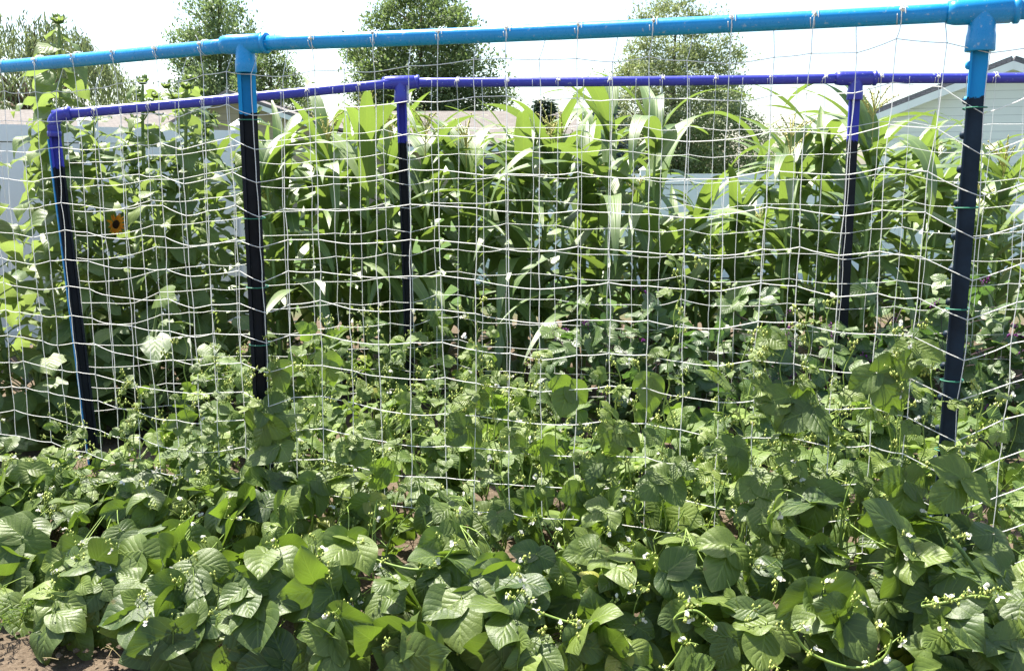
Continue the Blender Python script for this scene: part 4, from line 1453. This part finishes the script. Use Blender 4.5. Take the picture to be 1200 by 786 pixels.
def gable_house(name, label, cat, x0, x1, y0, y1, eave, ridge, wallm, roofm, axis='y', xr=None, over=.3, windows=()):
    """ridge runs along axis; gable ends on the other two sides"""
    o = thing(name, label, cat, ((x0 + x1) / 2, (y0 + y1) / 2, 0))
    w, rf, fa = MB(), MB(), MB()
    if axis == 'y':
        xm = (x0 + x1) / 2 if xr is None else xr
        for y, flip in ((y0, 1), (y1, -1)):
            p = [(x0, y, -.2), (x1, y, -.2), (x1, y, eave), (xm, y, ridge), (x0, y, eave)]
            poly_prism(w, p, -.1)
        poly_prism(w, [(x0, y0 + .11, -.2), (x0, y1 - .11, -.2), (x0, y1 - .11, eave), (x0, y0 + .11, eave)], .1)
        poly_prism(w, [(x1, y0 + .11, -.2), (x1, y1 - .11, -.2), (x1, y1 - .11, eave), (x1, y0 + .11, eave)], -.1)
        for xe in (x0, x1):
            sg = -1 if xe == x0 else 1
            sl = (ridge - eave) / abs(xm - xe)
            e = (xe + sg * over, eave - over * sl + .03)
            q = [(e[0], y0 - over, e[1]), (xm, y0 - over, ridge + .03), (xm, y1 + over, ridge + .03), (e[0], y1 + over, e[1])]
            poly_prism(rf, q, .09 if sg < 0 else -.09)
            # rake board on the near gable
            q = [(e[0], y0 - over - .03, e[1] - .16), (xm, y0 - over - .03, ridge + .03 - .16), (xm, y0 - over - .03, ridge + .02), (e[0], y0 - over - .03, e[1] - .01)]
            poly_prism(fa, q, .025)
    else:
        ym = (y0 + y1) / 2
        for x in (x0, x1):
            poly_prism(w, [(x, y0, -.2), (x, y1, -.2), (x, y1, eave), (x, ym, ridge), (x, y0, eave)], .1 if x == x0 else -.1)
        poly_prism(w, [(x0 + .11, y0, -.2), (x1 - .11, y0, -.2), (x1 - .11, y0, eave), (x0 + .11, y0, eave)], -.1)
        poly_prism(w, [(x0 + .11, y1, -.2), (x1 - .11, y1, -.2), (x1 - .11, y1, eave), (x0 + .11, y1, eave)], .1)
        sl = (ridge - eave) / (ym - y0)
        for ye, sg in ((y0, -1), (y1, 1)):
            e = (ye + sg * over, eave - over * sl + .03)
            poly_prism(rf, [(x0 - over, e[0], e[1]), (x1 + over, e[0], e[1]), (x1 + over, ym, ridge + .03), (x0 - over, ym, ridge + .03)], .09 * (-1 if sg > 0 else 1))
        box(fa, ((x0 + x1) / 2, y0 - over - .03, eave - over * sl - .06), (x1 - x0 + 2 * over, .04, .16))
    w.build("wall", wallm, o, smooth=False); rf.build("roof", roofm, o, smooth=False); fa.build("fascia", M['fascia'], o, smooth=False)
    for (cx_, cz, ww, hh) in windows:
        b = MB()
        for dx in (-1, 1): box(b, (cx_ + dx * (ww / 2 + .04), y0 - .13, cz), (.08, .06, hh + .16))
        for dz_ in (-1, 1): box(b, (cx_, y0 - .13, cz + dz_ * (hh / 2 + .04)), (ww, .055, .08))
        fr = b.build("window", M['fascia'], o, smooth=False)
        g = MB(); box(g, (cx_, y0 - .11, cz), (ww, .02, hh))
        pn = g.build("pane", M['glass'], None, smooth=False)
        pn.data.transform(__import__("mathutils").Matrix.Translation(-o.location)); pn.parent = fr
    return o


# garage with its gable towards us, far right
Yg = 19
xa, xp, xb = on_ground(1013, Yg)[0], on_ground(1150, Yg)[0], on_ground(1290, Yg)[0]
gable_house("garage", "pale blue grey sided garage with a gable at the right edge", "garage", xa, xb, Yg, Yg + 8, zof(137, Yg), zof(80, Yg), M['siding'], M['roof_dark'], 'y', xp, .25)
th = -math.atan2(xa, Yg)
gar = bpy.data.objects["garage"]
v = Vector((gar.location.x - xa, gar.location.y - Yg))
gar.rotation_euler.z = th
gar.location.x = xa + v.x * math.cos(th) - v.y * math.sin(th)
gar.location.y = Yg + v.x * math.sin(th) + v.y * math.cos(th)
# tan house with a small gable, and the long brown-roofed one
Yh = 30
gable_house("tan_house", "tan gabled house with white rake boards left of the left blue post", "house", on_ground(214, Yh)[0], on_ground(372, Yh)[0], Yh, Yh + 9, zof(146, Yh), zof(111, Yh), M['tan_wall'], M['roof_pink'], 'y', on_ground(277, Yh)[0], .35, [(on_ground(300, Yh)[0], 1.3, .9, 1.0)])
Yr = 33
gable_house("ranch_house", "long low house with a grey brown shingle roof behind the corn", "house", on_ground(400, Yr)[0], on_ground(668, Yr)[0], Yr, Yr + 9, 2.35, zof(134, Yr + 4.5), M['tan_wall'], M['roof_grey'], 'x', None, .4, [(on_ground(560, Yr)[0], 1.4, 1.2, 1.0)])
Yl = 28
gable_house("grey_house", "grey roofed house behind the sunflowers at the left", "house", on_ground(-120, Yl)[0], on_ground(188, Yl)[0], Yl, Yl + 8, zof(166, Yl), zof(133, Yl + 4), M['siding'], M['roof_grey'], 'x', None, .35)


def fence(name, label, a, b, h, panel):
    a, b = np.asarray(a, float), np.asarray(b, float)
    o = thing(name, label, "fence", ((a[0] + b[0]) / 2, (a[1] + b[1]) / 2, 0))
    L = np.linalg.norm(b - a); rz = math.atan2(b[1] - a[1], b[0] - a[0]); d = (b - a) / L
    n = max(1, round(L / panel)); st = L / n
    for k in range(n + 1):
        p = a + d * st * k
        mb = MB(); box(mb, (p[0], p[1], h / 2 + .02), (.13, .13, h + .06), 0, rz)
        V = np.array([[-.08, -.08, h + .05], [.08, -.08, h + .05], [.08, .08, h + .05], [-.08, .08, h + .05], [0, 0, h + .12]])
        V = np.stack([V[:, 0] * math.cos(rz) - V[:, 1] * math.sin(rz) + p[0], V[:, 0] * math.sin(rz) + V[:, 1] * math.cos(rz) + p[1], V[:, 2]], 1)
        mb.add(V, [[3, 2, 1, 0]], [[0, 1, 4], [1, 2, 4], [2, 3, 4], [3, 0, 4]])
        mb.build("fence_post", M['vinyl'], o, smooth=False)
    for k in range(n):
        p = a + d * st * (k + .5)
        mb = MB()
        w = st - .13
        box(mb, (p[0], p[1], .12), (w, .05, .14), 0, rz)
        box(mb, (p[0], p[1], h - .07), (w, .05, .14), 0, rz)
        m_ = int(w / .155)
        for j in range(m_):
            q = p + d * ((j + .5) / m_ - .5) * w
            box(mb, (q[0], q[1], h / 2 + .02), (w / m_ - .006, .026, h - .34), 0, rz)
        mb.build("panel", M['vinyl'], o, smooth=False)
    return o


fence("vinyl_fence", "tall white vinyl fence behind the sunflowers", on_ground(-90, 7.6)[:2], on_ground(292, 9.6)[:2], 1.95, 1.9)
fence("vinyl_fence", "low white vinyl fence behind the corn below the trees", on_ground(560, 13)[:2], on_ground(1330, 13)[:2], 1.50, 2.2)
# clipped bushes that close the gap under the trees
tree("bush", "leafy bush behind the garage's left corner", on_ground(925, 26), zof(172, 26), [(.05, .9), (.4, 1.2), (.8, .8), (1.0, .2)], 90, 40, .14, M['hedge'], "bush", .05, .2)
